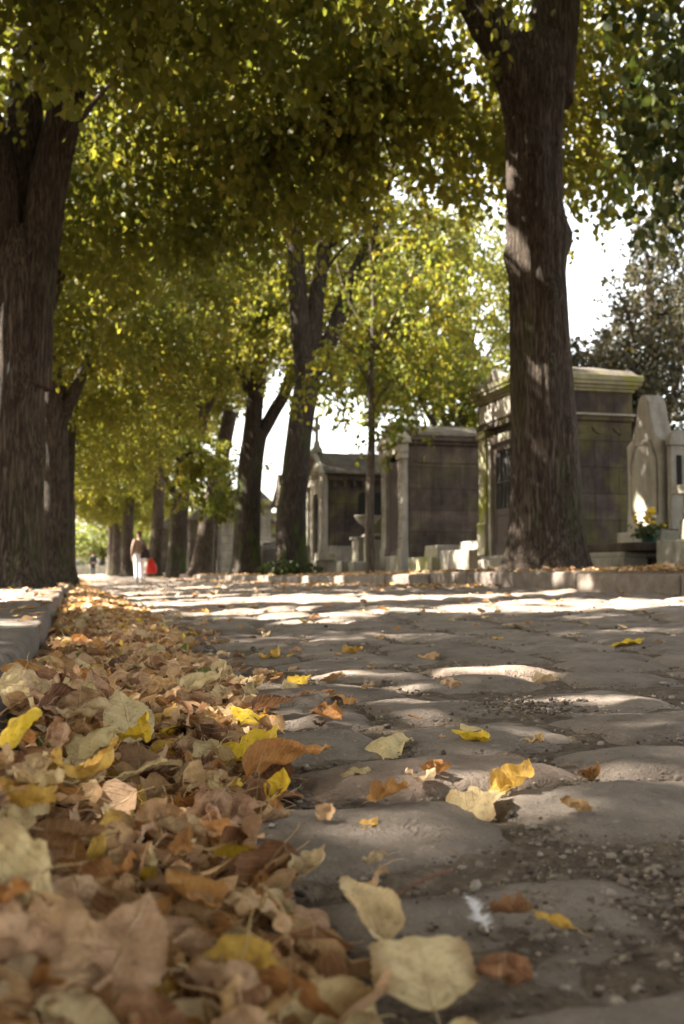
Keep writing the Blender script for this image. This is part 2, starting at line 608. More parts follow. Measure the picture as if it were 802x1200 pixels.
def ground_z(X, Y):
    road = zr(X, Y) - .0085 + .005 * np.sin(X * 31 + Y * 17) * np.sin(Y * 43 - X * 11) + .004 * np.sin(X * 67 - Y * 23 + 1) * np.sin(Y * 59 + X * 29)
    z = np.where(X < KL - .05, zl(X, Y) - .006, np.where(X > KR + .05, zp(X, Y), road))
    hump = .02 * np.sin(X * 2.7 + 1) * np.sin(Y * 1.9) + .012 * np.sin(X * 6.1) * np.sin(Y * 5.3 + 2)
    return z + np.where(X > KR + .35, hump, 0)


xs = np.unique(np.concatenate([[-600, -200, -80, -30, -10, -4, -1.5, -.6, -.3, KL - .06, KL - .045], np.arange(-.15, 1.3, .02), np.arange(1.3, KR, .08),
                               [KR + .045, KR + .06, 4.5], np.arange(4.65, 9, .25), [10, 13, 20, 40, 100, 250, 600]]))
ys = np.unique(np.concatenate([[-60, -20, -5, -1, 0], np.arange(.3, 3, .02), np.arange(3, 7, .08), np.arange(7, 14, .2), np.arange(14, 60, .8), [65, 75, 90, 110, 140, 200, 400, 900]]))
v, f = grid_sheet(xs, ys, ground_z)
tag(mesh_obj('ground', v, f, M['soil'], smooth=True), 'brown earth between the cobbles and under the graves', kind='structure')

# left pavement sheet
v, f = grid_sheet(np.linspace(-2.6, KL - .27, 12), np.concatenate([np.arange(-3, 30, .5), np.arange(30, 120, 3)]), lambda X, Y: zl(X, Y) + .002 + .004 * np.sin(X * 5 + Y * 3))
tag(mesh_obj('pavement', v, f, M['pave'], smooth=True), 'worn grey pavement along the left row of trees', kind='structure')


def kerb(name, x0, x1, ztop, zbot, y0, y1, seg, label, r):
    b = MB()
    y = y0
    rr = random.Random(r)
    while y < y1:
        L = seg * rr.uniform(.75, 1.3) * (1 if y < 40 else 4)
        n = 4
        prev = None
        dx0, dz = rr.uniform(-.012, .012), rr.uniform(-.008, .008)
        ya, yb = y + .006, y + L - .006
        zt0, zt1 = float(ztop(ya)) + dz, float(ztop(yb)) + dz + rr.uniform(-.006, .006)
        zb0, zb1 = float(zbot(ya)) - .1, float(zbot(yb)) - .1
        vs = [(x0 + dx0, ya, zb0), (x1 + dx0, ya, zb0), (x1 + dx0, yb, zb1), (x0 + dx0, yb, zb1),
              (x0 + dx0, ya, zt0), (x1 + dx0, ya, zt0), (x1 + dx0, yb, zt1), (x0 + dx0, yb, zt1)]
        b.add(vs, [(0, 3, 2, 1), (4, 5, 6, 7), (0, 1, 5, 4), (1, 2, 6, 5), (2, 3, 7, 6), (3, 0, 4, 7)])
        y += L
    o = b.build(name, M['kerb'], bevel=.028)
    o.modifiers['bevel'].segments = 4
    sub = o.modifiers.new('sub', 'SUBSURF'); sub.subdivision_type = 'SIMPLE'; sub.levels = 2; sub.render_levels = 2
    tx = bpy.data.textures.new(name + '_clouds', 'CLOUDS'); tx.noise_scale = .16
    dm = o.modifiers.new('rough', 'DISPLACE'); dm.texture = tx; dm.strength = .022; dm.mid_level = .5; dm.texture_coords = 'GLOBAL'
    tag(o, label, kind='structure')
    o.data.polygons.foreach_set('use_smooth', np.ones(len(o.data.polygons), bool))
    return o


kerb('kerb', KL - .27, KL, lambda y: zl(0, y), lambda y: zr(0, y), -1.24, 110, 1.25, 'rounded stone kerb of the left pavement', 3)
kerb('kerb', KR, KR + .3, lambda y: zp(KR, y) - .004, lambda y: zr(KR, y), -3, 110, 1.5, 'long stone kerb on the far side of the road', 5)

# ------------------------------------------------------------------ cobbles
stones = []
y = .12
crng = random.Random(11)
while y < 112:
    d = crng.uniform(.25, .36) * (1 if y < 35 else 1.6)
    x = KL + .02 - crng.uniform(0, .2)
    while x < KR - .05:
        wd = crng.uniform(.27, .46) * (1 if y < 35 else 1.6)
        x1 = min(x + wd, KR - .015)
        if x1 - x > .08 and x1 > KL + .06:
            stones.append((max(x, KL + .01), x1, y, y + d))
        x += wd
    y += d


def cobble_mesh():
    V, Fc, n0 = [], [], 0
    r = np.random.default_rng(5)
    for (xa, xb, ya, yb) in stones:
        n = 26 if yb < 2.2 else 15 if yb < 6 else 9 if yb < 18 else 5
        u = np.linspace(-1, 1, n)
        u = np.sign(u) * (1 - (1 - np.abs(u)) ** 1.25)
        U, W = np.meshgrid(u, u)
        gap = r.uniform(.004, .018)
        hx, hy = (xb - xa) / 2 - gap / 2, (yb - ya) / 2 - gap / 2
        cx, cy = (xa + xb) / 2 + r.normal(0, .008), (ya + yb) / 2 + r.normal(0, .014)
        k = r.uniform(.12, .32)
        u2, w2 = U * np.sqrt(1 - k * W ** 2 / 2), W * np.sqrt(1 - k * U ** 2 / 2)
        j = r.normal(0, .09, (4, 2))
        bx = (1 - U) * (1 - W) / 4 * j[0, 0] + (1 + U) * (1 - W) / 4 * j[1, 0] + (1 + U) * (1 + W) / 4 * j[2, 0] + (1 - U) * (1 + W) / 4 * j[3, 0]
        by = (1 - U) * (1 - W) / 4 * j[0, 1] + (1 + U) * (1 - W) / 4 * j[1, 1] + (1 + U) * (1 + W) / 4 * j[2, 1] + (1 - U) * (1 + W) / 4 * j[3, 1]
        X, Y = cx + hx * (u2 + bx), cy + hy * (w2 + by)
        ph = r.uniform(0, 6.28, 6)
        dome = np.sqrt(np.maximum((1 - np.abs(U) ** 4.6) * (1 - np.abs(W) ** 4.6), 0))
        H = r.uniform(.018, .024)
        z = -.019 + H * dome + .005 * (1 - U ** 2) * (1 - W ** 2) * r.uniform(.0, 1.6)
        z += dome * (r.normal(0, .0035) + U * r.normal(0, .005) + W * r.normal(0, .005))
        z += dome * (.0035 * np.sin(X * 17 + ph[2] + 3 * np.sin(Y * 9 + ph[0])) * np.sin(Y * 15 + ph[5] + 2 * np.sin(X * 11 + ph[1])) + .0022 * np.sin(X * 34 + ph[0] + 2 * np.sin(Y * 21 + ph[4])) * np.sin(Y * 38 + ph[1]) + .0018 * np.sin(X * 83 + ph[2]) * np.sin(Y * 71 + ph[3] + 2 * np.sin(X * 40)))
        # ragged stone edge
        e = 1 - dome
        X = X + e * .006 * np.sin(Y * 90 + ph[4]); Y = Y + e * .006 * np.sin(X * 80 + ph[5])
        Z = z + zr(X, Y)
        V.append(np.stack([X.ravel(), Y.ravel(), Z.ravel()], 1))
        i = np.arange((n - 1) * n).reshape(n - 1, n)[:, :-1].ravel() + n0
        Fc.append(np.stack([i, i + 1, i + n + 1, i + n], 1))
        n0 += n * n
    return np.concatenate(V), np.concatenate(Fc)


v, f = cobble_mesh()
tag(mesh_obj('cobbled_road', v, f, M['cobble'], smooth=True), 'road of rounded grey brown cobbles', kind='structure')

# ------------------------------------------------------------------ gravel in the joints
ICO_V = None
def ico():
    p = (1 + 5 ** .5) / 2
    v = np.array([(-1, p, 0), (1, p, 0), (-1, -p, 0), (1, -p, 0), (0, -1, p), (0, 1, p), (0, -1, -p), (0, 1, -p), (p, 0, -1), (p, 0, 1), (-p, 0, -1), (-p, 0, 1)], float)
    v /= np.linalg.norm(v[0])
    f = np.array([(0, 11, 5), (0, 5, 1), (0, 1, 7), (0, 7, 10), (0, 10, 11), (1, 5, 9), (5, 11, 4), (11, 10, 2), (10, 7, 6), (7, 1, 8), (3, 9, 4), (3, 4, 2), (3, 2, 6), (3, 6, 8), (3, 8, 9), (4, 9, 5), (2, 4, 11), (6, 2, 10), (8, 6, 7), (9, 8, 1)])
    return v, f


def gravel():
    iv, fi = ico()
    r = np.random.default_rng(21)
    pts, sz = [], []
    for (xa, xb, ya, yb) in stones:
        if ya > 7 or xa > 3.6: continue
        n = int(130 * math.exp(-max(0, ya - .8) / 1.5)) + 5
        for _ in range(n):
            t = r.uniform(0, 1)
            s = r.normal(0, .016)
            if r.random() < .5: px, py = xa + t * (xb - xa), ya + s
            else: px, py = xa + s, ya + t * (yb - ya)
            pts.append((px, py)); sz.append(min(.0085, .0012 + r.exponential(.0011)) * (1 if ya < 3 else 1.6))
    for _ in range(700):       # grit lying loose on the stones
        yy = .6 + r.exponential(1.2)
        pts.append((r.uniform(0, 2.4), yy)); sz.append(.0008 + r.exponential(.0006))
    for _ in range(1500):      # a washed-out stretch full of pebbles at the near right, and a heap of pale chips
        pts.append((r.normal(.50, .11), r.normal(.86, .11))); sz.append(min(.0085, .0009 + r.exponential(.0011)))
    for _ in range(420):
        pts.append((r.normal(.93, .10), r.normal(2.0, .06))); sz.append(min(.008, .0016 + r.exponential(.0016)))
    pts, sz = np.array(pts), np.array(sz)
    n = len(pts)
    z = zr(pts[:, 0], pts[:, 1]) - .005 + sz * .3 + r.uniform(0, .006, n)
    # grit on a stone rides on its dome
    z[-(700 + 1500 + 420):-(1500 + 420)] += .0145
    sc = sz[:, None] * np.stack([r.uniform(.8, 1.5, n), r.uniform(.8, 1.5, n), r.uniform(.5, .95, n)], 1)
    a = r.uniform(0, 6.28, n)
    V = iv[None] * (1 + r.normal(0, .13, (n, 12, 1))) * sc[:, None, :]
    ca, sa = np.cos(a)[:, None], np.sin(a)[:, None]
    X = V[:, :, 0] * ca - V[:, :, 1] * sa + pts[:, 0:1]
    Y = V[:, :, 0] * sa + V[:, :, 1] * ca + pts[:, 1:2]
    Z = V[:, :, 2] + z[:, None]
    V = np.stack([X, Y, Z], 2).reshape(-1, 3)
    Fx = (fi[None] + (np.arange(n) * 12)[:, None, None]).reshape(-1, 3)
    return V, Fx


v, f = gravel()
tag(mesh_obj('gravel', v, f, M['gravel'], smooth=True), 'loose grit and pebbles in the joints of the cobbles', kind='stuff')

# ------------------------------------------------------------------ fallen leaves
def leaf_geo(kind, seed, ns=12, nc=8, ky=.8, kx=.6, fold=.15, crumple=.03, stalk=False):
    """one leaf of length 1, tip towards +y, centred; returns verts, faces, uv"""
    r = np.random.default_rng(seed)
    s = np.linspace(0, 1, ns)
    c = np.linspace(-1, 1, nc)
    S, Cc = np.meshgrid(s, c, indexing='ij')
    if kind == 'heart':
        wd = .52 * np.sin(np.pi * np.clip(S, 0, 1) ** .58) ** .75
        wd = wd * (1 - .25 * S)
        back = .16
    elif kind == 'lobed':
        wd = .56 * np.sin(np.pi * S ** .62) ** .7 * (.62 + .38 * np.abs(np.cos(2.6 * np.pi * S + .5)))
        back = .1
    elif kind == 'square':     # a broad leaf with its tip torn straight
        wd = .60 * np.minimum(1, (S / .35) ** .6) * np.where(S > .9, 1 - (S - .9) * 1.2, 1)
        back = .05
    else:
        wd = .27 * np.sin(np.pi * S ** .85) ** .85
        back = .02
    saw = 1 + .055 * (2 * np.abs((S * 11 + .3) % 1 - .5) - .5) * (np.abs(Cc) > .9) + .03 * np.sin(S * 9 + r.uniform(0, 6))
    x = Cc * wd * saw
    y = S - .5 - back * np.abs(Cc) ** 1.5 * (1 - S) ** 2.2 + .02 * np.sin(Cc * 5 + seed) * S
    uv = np.stack([x.ravel() * .8 + .5, y.ravel() + .5], 1)
    p = r.uniform(0, 6.28, 8)
    z = fold * np.abs(x) + crumple * (np.sin(x * 9 + p[0] + 2 * np.sin(y * 5 + p[1])) * np.sin(y * 8 + p[2]) + .6 * np.sin(x * 17 + y * 13 + p[3]))
    z += .09 * np.abs(Cc) ** 2.2 * np.sin(S * 8 + p[4] + (Cc > 0) * p[5]) * crumple * 12
    # pleats between side veins
    z += .012 * np.sin((y - .85 * np.abs(x)) * 8 * 2 * np.pi) * np.abs(Cc)

    def bend(t, z, k):
        if abs(k) < 1e-3: return t, z
        return np.sin(k * t) * (1 / k - z), 1 / k - np.cos(k * t) * (1 / k - z)
    y, z = bend(y, z, ky)
    x, z = bend(x, z, kx)
    v = np.stack([x.ravel(), y.ravel(), z.ravel()], 1)
    i = np.arange((ns - 1) * nc).reshape(ns - 1, nc)[:, :-1].ravel()
    f = np.stack([i, i + 1, i + nc + 1, i + nc], 1)
    if stalk:
        mid = nc // 2
        b = v[mid]
        t = np.linspace(0, 1, 6)
        px = b[0] + .05 * np.sin(t * 3 + p[6]) * t
        py = b[1] - .42 * t
        pz = b[2] + .08 * np.sin(t * 2.4 + p[7]) * t
        q = []
        for k in range(6):
            rd = .011 - .004 * t[k]
            q += [(px[k] - rd, py[k], pz[k]), (px[k], py[k], pz[k] + rd * 1.6), (px[k] + rd, py[k], pz[k])]
        n0 = len(v)
        v = np.concatenate([v, np.array(q)])
        uv = np.concatenate([uv, np.tile([[.5, .1]], (18, 1))])
        ff = []
        for k in range(5):
            for m in range(3):
                a, bb = n0 + k * 3 + m, n0 + k * 3 + (m + 1) % 3
                ff.append((a, bb, bb + 3, a + 3))
        f = np.concatenate([f, np.array(ff)])
    return v, f, uv


FORMS = ['flat', 'cupped', 'curled', 'rolled', 'arched']
def form_params(form, r):
    return {'flat': (r.uniform(-.6, .6), r.uniform(-.6, .7), .08, .035),
            'cupped': (r.uniform(.8, 1.7), r.uniform(.9, 2.0), .2, .05),
            'curled': (r.uniform(1.7, 3.2), r.uniform(-.8, 1.2), .15, .07),
            'rolled': (r.uniform(-.4, .5), r.uniform(2.6, 4.0), .1, .04),
            'arched': (r.uniform(-1.9, -1.0), r.uniform(-1.5, .4), -.1, .05)}[form]


COLORS = {
    'tan': (.51, .32, .16), 'pinkish tan': (.53, .34, .205), 'pale cream': (.62, .48, .275), 'brown': (.27, .135, .065),
    'orange brown': (.43, .205, .065), 'dark brown': (.13, .062, .035), 'yellow': (.74, .50, .035), 'golden': (.56, .35, .07), 'olive green': (.17, .18, .05)}
CW = [('tan', .27), ('pinkish tan', .18), ('pale cream', .16), ('brown', .135), ('orange brown', .13), ('dark brown', .05), ('yellow', .018), ('golden', .05), ('olive green', .007)]


def pick_color(r):
    t = r.random()
    for k, wgt in CW:
        if t < wgt: return k
        t -= wgt
    return 'tan'


lr = random.Random(31)
LIB = []          # high-resolution leaf shapes: (kind, form, mesh)
for kind in ('heart', 'lobed', 'oval'):
    for form in FORMS:
        for q in range(2 if kind != 'oval' else 1):
            ky, kx, fo, cr = form_params(form, lr)
            v, f, uv = leaf_geo(kind, lr.randint(0, 9999), 26, 13, ky, kx, fo, cr, stalk=True)
            o = mesh_obj('fallen_leaf', v, f, M['leaf_obj'], None, True, uv)
            me = o.data
            bpy.data.objects.remove(o)
            LIB.append((kind, form, me))
LOW = []          # the same shapes with fewer faces for the mass
for kind in ('heart', 'heart', 'lobed', 'oval'):
    for form in FORMS:
        ky, kx, fo, cr = form_params(form, lr)
        LOW.append(leaf_geo(kind, lr.randint(0, 9999), 9, 7, ky, kx, fo, cr, stalk=True))
TINYL = [leaf_geo('heart', s, 4, 3, k, .8, .2, .02) for s, k in ((1, .8), (2, 1.8), (3, -1.2), (4, .3))]


def drift_edge(y):
    e = np.interp(y, [0.2, .5, .65, .78, .9, 1.05, 1.3, 1.6, 2.1, 3.5, 5, 8.7, 15, 25, 60], [.08, .10, .14, .17, .18, .20, .28, .35, .39, .42, .45, .44, .40, .36, .3])
    return e + .025 * np.sin(y * 3.1) + .015 * np.sin(y * 9.7 + 1)


def heap(x, y):
    e = drift_edge(y)
    t = np.clip((e - x) / .30, 0, 1)
    h = np.interp(y, [.2, .8, 1.5, 3, 6, 12, 40], [.022, .026, .032, .04, .04, .04, .035])
    c = np.clip((.20 - x) / .33, 0, 1) * np.clip((3.2 - y) / 1.3, 0, 1)
    h = h + .095 * c * c * (3 - 2 * c)
    return h * t * t * (3 - 2 * t) * (1 + .35 * np.sin(x * 13 + y * 5) * np.sin(y * 9 - x * 3)) + .006


heroes = []       # (leaf object, short name) to describe neighbours by
LEAF_GROUP = 'fallen leaves in the gutter drift and on the cobbles'


def link_leaf(me, loc, rot, size, color, label):
    o = bpy.data.objects.new('fallen_leaf', me)
    COL.objects.link(o)
    o.location = loc
    o.rotation_euler = rot
    o.scale = (size, size, size)
    v_ = lr.uniform(.86, 1.14)
    c = COLORS[color]
    o.color = (min(1, c[0] * v_), min(1, c[1] * v_ * lr.uniform(.95, 1.05)), min(1, c[2] * v_ * lr.uniform(.9, 1.1)), 1)
    tag(o, label, 'leaf', LEAF_GROUP)
    return o


def lib(kind, form, n=0):
    c = [m for k, f_, m in LIB if k == kind and f_ == form]
    return c[n % len(c)]


sq = mesh_obj('fallen_leaf', *leaf_geo('square', 77, 30, 17, -.5, -.25, .03, .025, True)[:2], M['leaf_obj'], None, True, leaf_geo('square', 77, 30, 17, -.5, -.25, .03, .025, True)[2])
SQUARE = sq.data
bpy.data.objects.remove(sq)


def hero(px, py, wpx, color, me, yaw, tilt, lift, label, short, roll=0.0):
    """leaf whose middle is at photo pixel (px, py) on the road or drift surface"""
    d = ray(px, py)
    z = 0.0
    for _ in range(12):
        p = CP + d * ((z - CP.z) / d.z)
        z = float(zr(p.x, p.y)) + (float(heap(p.x, p.y)) if p.x < float(drift_edge(p.y)) + .02 else .006) + lift
    p = CP + d * ((z - CP.z) / d.z)
    depth = (CR.transposed() @ (p - CP)).z * -1
    size = wpx / F * depth
    p = p + Vector((0, 0, .010 if p.x < float(drift_edge(p.y)) + .06 else -.004))
    o = link_leaf(me, p, (R(tilt), R(roll), R(yaw)), size, color, label)
    heroes.append((o, short, (px, py), wpx))
    return o


H = hero
H(498, 1150, 104, 'pale cream', SQUARE, -6, 26, .012, 'large pale cream leaf with a straight toothed top, facing the camera', 'the square-ended cream leaf')
H(450, 864, 84, 'pale cream', lib('heart', 'arched'), -72, 12, .008, 'pale cream leaf lying alone across the cobbles beyond the drift', 'the lone cream leaf on the cobbles')
H(549, 863, 42, 'yellow', lib('heart', 'cupped'), 60, 18, .006, 'small bright yellow leaf on the cobbles with a white leaf behind it', 'the small yellow leaf on the cobbles')
H(551, 852, 34, 'pale cream', lib('heart', 'flat'), 20, 24, .008, 'small white leaf propped up behind a bright yellow one on the cobbles', 'the small white leaf')
H(562, 930, 84, 'pale cream', lib('lobed', 'arched'), -78, 20, .010, 'cream lobed leaf with a curled end on the cobbles', 'the cream lobed leaf on the cobbles')
H(606, 912, 66, 'golden', lib('lobed', 'cupped'), -60, 30, .012, 'golden two-lobed leaf overlapping a cream one on the cobbles', 'the golden lobed leaf')
H(416, 899, 50, 'pale cream', lib('oval', 'arched'), -80, 12, .008, 'narrow cream leaf at the edge of a cobble beside the drift', 'the narrow cream leaf')
H(296, 886, 86, 'yellow', lib('lobed', 'flat'), -70, 26, .014, 'bright yellow lobed leaf on the edge of the drift', 'the bright yellow lobed leaf')
H(328, 930, 46, 'yellow', lib('heart', 'cupped', 1), -30, 38, .012, 'rounded yellow leaf leaning up at the drift edge', 'the rounded yellow leaf')
H(345, 898, 92, 'orange brown', lib('heart', 'rolled'), -80, 14, .016, 'rolled orange brown leaf beside the bright yellow lobed leaf', 'the rolled orange leaf')
H(736, 752, 46, 'yellow', lib('oval', 'flat'), -84, 8, .008, 'narrow yellow leaf alone on the right side of the road', 'the narrow yellow leaf far right')
H(505, 764, 30, 'tan', lib('heart', 'arched'), -60, 10, .006, 'small tan leaf in the middle of the cobbles', 'the small tan leaf mid-road')
H(415, 763, 30, 'golden', lib('lobed', 'cupped'), -50, 8, .006, 'small golden leaf mid-road left of a tan one', 'the small golden leaf mid-road')
H(352, 792, 32, 'yellow', lib('lobed', 'arched'), -60, 18, .008, 'pale yellow curled leaf on the cobbles near the drift', 'the pale yellow curled leaf')
H(338, 805, 28, 'pale cream', lib('heart', 'curled'), 30, 20, .008, 'cream curled leaf just below the pale yellow one on the cobbles', 'the cream curled leaf')
H(22, 852, 62, 'yellow', lib('heart', 'arched', 1), -62, 30, .020, 'big yellow leaf at the left edge of the drift below the kerb', 'the big yellow leaf by the kerb')
H(110, 916, 100, 'golden', lib('heart', 'curled'), -75, 20, .016, 'wide golden leaf with folded rim in the drift', 'the wide golden leaf')
H(147, 838, 66, 'pale cream', lib('heart', 'flat'), 18, 42, .020, 'cream heart-shaped leaf standing up in the drift', 'the cream heart-shaped leaf')
H(114, 866, 66, 'pale cream', lib('heart', 'arched'), -60, 18, .018, 'cream leaf bent downward in front of the heart-shaped one', 'the bent cream leaf')
H(163, 868, 54, 'yellow', lib('heart', 'curled', 1), -50, 34, .018, 'yellow crinkled leaf in the middle of the drift', 'the yellow crinkled leaf')
H(178, 908, 80, 'pale cream', lib('heart', 'flat', 1), -120, 16, .016, 'broad pale cream leaf lying flat beside the wide golden leaf', 'the broad flat cream leaf')
H(290, 842, 52, 'yellow', lib('heart', 'arched'), 40, 24, .014, 'yellow leaf on the right edge of the drift in front of dark leaves', 'the yellow leaf at the drift edge')
H(326, 832, 50, 'dark brown', lib('heart', 'rolled', 1), -76, 12, .014, 'dark brown rolled leaf at the right edge of the drift', 'the dark rolled leaf')
H(152, 1108, 124, 'pinkish tan', lib('heart', 'flat'), -28, 30, .020, 'large pinkish tan leaf with clear veins in the near drift', 'the large veined leaf')
H(424, 1074, 90, 'pale cream', lib('heart', 'rolled'), 22, 28, .012, 'cream leaf folded to a point at the drift edge', 'the pointed cream leaf')
H(366, 1028, 60, 'pale cream', lib('lobed', 'cupped', 1), -60, 22, .012, 'cream leaf with yellow tip at the right rim of the drift', 'the yellow-tipped leaf')
H(588, 1142, 78, 'brown', lib('heart', 'curled'), 150, 24, .014, 'brown curled leaf hanging beside the square-ended cream leaf', 'the brown curled leaf')
H(700, 1186, 130, 'pale cream', lib('heart', 'arched', 1), -80, 8, .004, 'pale leaf with a yellow rim on the stones at the bottom right', 'the pale leaf bottom right')
H(648, 1075, 54, 'golden', lib('oval', 'rolled'), 40, 12, .010, 'thin golden folded leaf on the pebbles', 'the thin golden leaf on the pebbles')
H(628, 866, 32, 'tan', lib('oval', 'curled'), -70, 10, .006, 'little tan leaf on the cobbles right of the yellow and white pair', 'the little tan leaf')
H(430, 963, 44, 'golden', lib('oval', 'flat'), -50, 10, .006, 'slim golden leaf in a joint between two near cobbles', 'the slim golden leaf in the joint')
H(600, 731, 24, 'pale cream', lib('heart', 'flat'), 80, 6, .008, 'tiny white leaf out on the far cobbles', 'the tiny white leaf')
H(318, 768, 34, 'golden', lib('oval', 'curled'), -70, 14, .008, 'golden leaf in a row of leaves on the cobbles left of mid-road', 'the golden row leaf')
H(243, 806, 56, 'pale cream', lib('heart', 'rolled', 1), -50, 20, .012, 'cream rolled leaf lying at the far right of the drift', 'the far rolled cream leaf')
H(86, 1000, 96, 'brown', lib('heart', 'rolled'), -84, 16, .018, 'wide brown rolled leaf in the near left drift', 'the wide brown leaf')
H(222, 1062, 84, 'orange brown', lib('heart', 'cupped'), 40, 22, .016, 'orange brown cupped leaf beside the large veined leaf', 'the orange cupped leaf')
H(300, 1070, 80, 'pinkish tan', lib('lobed', 'arched', 1), 80, 20, .014, 'pinkish lobed leaf arched over others in the near drift', 'the pinkish lobed leaf')
H(215, 1003, 60, 'orange brown', lib('oval', 'cupped'), -35, 24, .014, 'oval orange brown leaf standing in the drift', 'the oval orange leaf')
H(580, 748, 26, 'golden', lib('oval', 'flat'), -75, 6, .006, 'golden leaf sliver on the cobbles beyond the small tan leaf', 'the golden sliver')

# feather and twig among the leaves
def on_road(px, py, lift=.012):
    d = ray(px, py); z = .03
    for _ in range(8):
        p = CP + d * ((z - CP.z) / d.z); z = float(zr(p.x, p.y)) + lift
    return CP + d * ((z - CP.z) / d.z)


p0 = on_road(572, 1092, .012)
fe = empty('feather', p0, 0, label='small fluffy white feather standing on the stones beside the cream leaf', cat='feather')
b = MB(); b.tube([(0, 0, 0), (-.004, .006, .012), (-.011, .012, .024)], [.0006, .0004, .0002], 5)
M['feather'] = simple('white_down', (.75, .72, .72), .9, .08)
b.build('quill', M['feather'], fe)
b = MB()
fr = random.Random(3)
for k in range(130):
    t = fr.uniform(.12, 1)
    c = Vector((-.011 * t, .012 * t, .024 * t))
    a = fr.uniform(0, 6.28)
    L = fr.uniform(.006, .013) * (1.1 - .5 * t)
    dr = Vector((math.cos(a), math.sin(a), fr.uniform(-.1, 1.1))).normalized()
    sd_ = dr.cross(Vector((fr.uniform(-1, 1), fr.uniform(-1, 1), .3))).normalized() * .0005
    b.add([c - sd_, c + sd_, c + dr * L + sd_ * .3, c + dr * L - sd_ * .3], [(0, 1, 2, 3)])
b.build('vane', M['feather'], fe)
pa, pb = on_road(446, 1060, .014), on_road(530, 1019, .02)
b = MB()
pm = (pa + pb) / 2 + Vector((.002, 0, .004))
o_ = pa.copy()
pts, rad = resample([tuple(pa - o_), tuple(pm - o_), tuple(pb - o_)], [.0011, .0013, .0016], .008)
b.tube(pts, rad, 7)
tw = b.build('twig', M['twig'], None, smooth=True)
tw.location = o_
tag(tw, 'thin reddish brown stalk lying across the near cobble', 'twig')

# candidates: drift + scatter
cand = []
cr_ = np.random.default_rng(101)
def add_cand(x, y, frac, tilt_sd, size):
    if frac is None: z = float(zr(x, y)) + .012
    else: z = float(zr(x, y)) + float(heap(x, y)) * frac + .004
    cand.append([x, y, z, frac if frac is not None else 1.0, R(float(cr_.normal(0, tilt_sd))), R(float(cr_.normal(0, tilt_sd))), float(cr_.uniform(0, 6.28)), size, frac is None])


for _ in range(5200):          # near drift
    y = .25 + 6.2 * cr_.random() ** 1.5
    e = float(drift_edge(y))
    x = cr_.uniform(KL + .03, e)
    if x > e - .1 and cr_.random() < (x - e + .1) / .13: continue
    add_cand(x, y, cr_.random() ** .6, 30, cr_.uniform(.036, .076))
for _ in range(330):           # strays round the drift
    y = .5 + 9 * cr_.random() ** 1.6
    x = float(drift_edge(y)) + cr_.exponential(.12)
    if cr_.random() < .6: add_cand(x, y, None, 14, cr_.uniform(.025, .06))
for _ in range(150):           # strays over the road
    y = 2.2 + 13 * cr_.random() ** 1.1
    x = cr_.uniform(.6, 4.2)
    add_cand(x, y, None, 10, cr_.uniform(.03, .07))
hp = [h[0].location for h in heroes]
keep = []
for c in cand:
    q = proj((c[0], c[1], c[2]))
    okv = q and -40 < q[0] < 842 and 640 < q[1] < 1260
    near = okv and min((q[0] - h[2][0]) ** 2 + (q[1] - h[2][1]) ** 2 for h in heroes)
    # do not bury the leaves that stand out
    if okv and c[3] > .55:
        px_ = c[7] * F / q[2]
        bury = any(abs(q[0] - h[2][0]) < .45 * px_ + .35 * h[3] and -.3 * h[3] < q[1] - h[2][1] < .55 * px_ + .3 * h[3] for h in heroes)
        if bury: c[2] -= .55 * float(heap(c[0], c[1])); c[3] *= .4; c[4] *= .35; c[5] *= .35
        if bury and c[8]: continue
    sc_ = (c[7] * F / q[2]) * (1.6 if c[8] else (c[3] if c[3] > .5 else .05)) if okv else 0
    keep.append((sc_, c, q if okv else None))
keep.sort(key=lambda t: -t[0])
N_IND = 292 - len(heroes)
ind, mass = keep[:N_IND], keep[N_IND:]
used = {}
names = {'flat': 'flat', 'cupped': 'cupped', 'curled': 'curled', 'rolled': 'rolled up', 'arched': 'arched'}
for sc_, c, q in ind:
    kind, form, me = lr.choice(LIB)
    if (kind == 'oval' or form == 'flat') and lr.random() < .6: kind, form, me = lr.choice(LIB)
    col = pick_color(lr)
    best = min(heroes, key=lambda h: math.hypot(q[0] - h[2][0], q[1] - h[2][1]))
    dx, dy = q[0] - best[2][0], q[1] - best[2][1]
    rel = ('right of' if dx > 0 else 'left of') if abs(dx) > abs(dy) * 1.3 else ('in front of' if dy > 0 else 'behind')
    far = math.hypot(dx, dy)
    word = 'just ' if far < 60 else ''
    small = 'small ' if c[7] < .042 else ''
    label = f'{small}{col} {names[form]} leaf {word}{rel} {best[1]}'
    if used.get(label):
        label = f'{small}{col} {names[form]} {kind + "-shaped" if kind != "lobed" else "lobed"} leaf {word}{rel} {best[1]}'
    used[label] = used.get(label, 0) + 1
    link_leaf(me, (c[0], c[1], c[2] + .004), (c[4], c[5], c[6]), c[7], col, label)


def mass_mesh(items, shapes, rnd):
    V, Fs, UV, T, n0 = [], [], [], [], 0
    for (x, y, z, tx, ty, yaw, size) in items:
        v, f, uv = shapes[rnd.randrange(len(shapes))]
        m = np.array(Euler((tx, ty, yaw)).to_matrix())
        V.append(v @ m.T * size + np.array((x, y, z)))
        Fs.append(f + n0); n0 += len(v)
        UV.append(uv)
        c = np.array(COLORS[pick_color(rnd)]) * rnd.uniform(.8, 1.15)
        T.append(np.tile(c, (len(v), 1)))
    return np.concatenate(V), np.concatenate(Fs), np.concatenate(UV), np.concatenate(T)


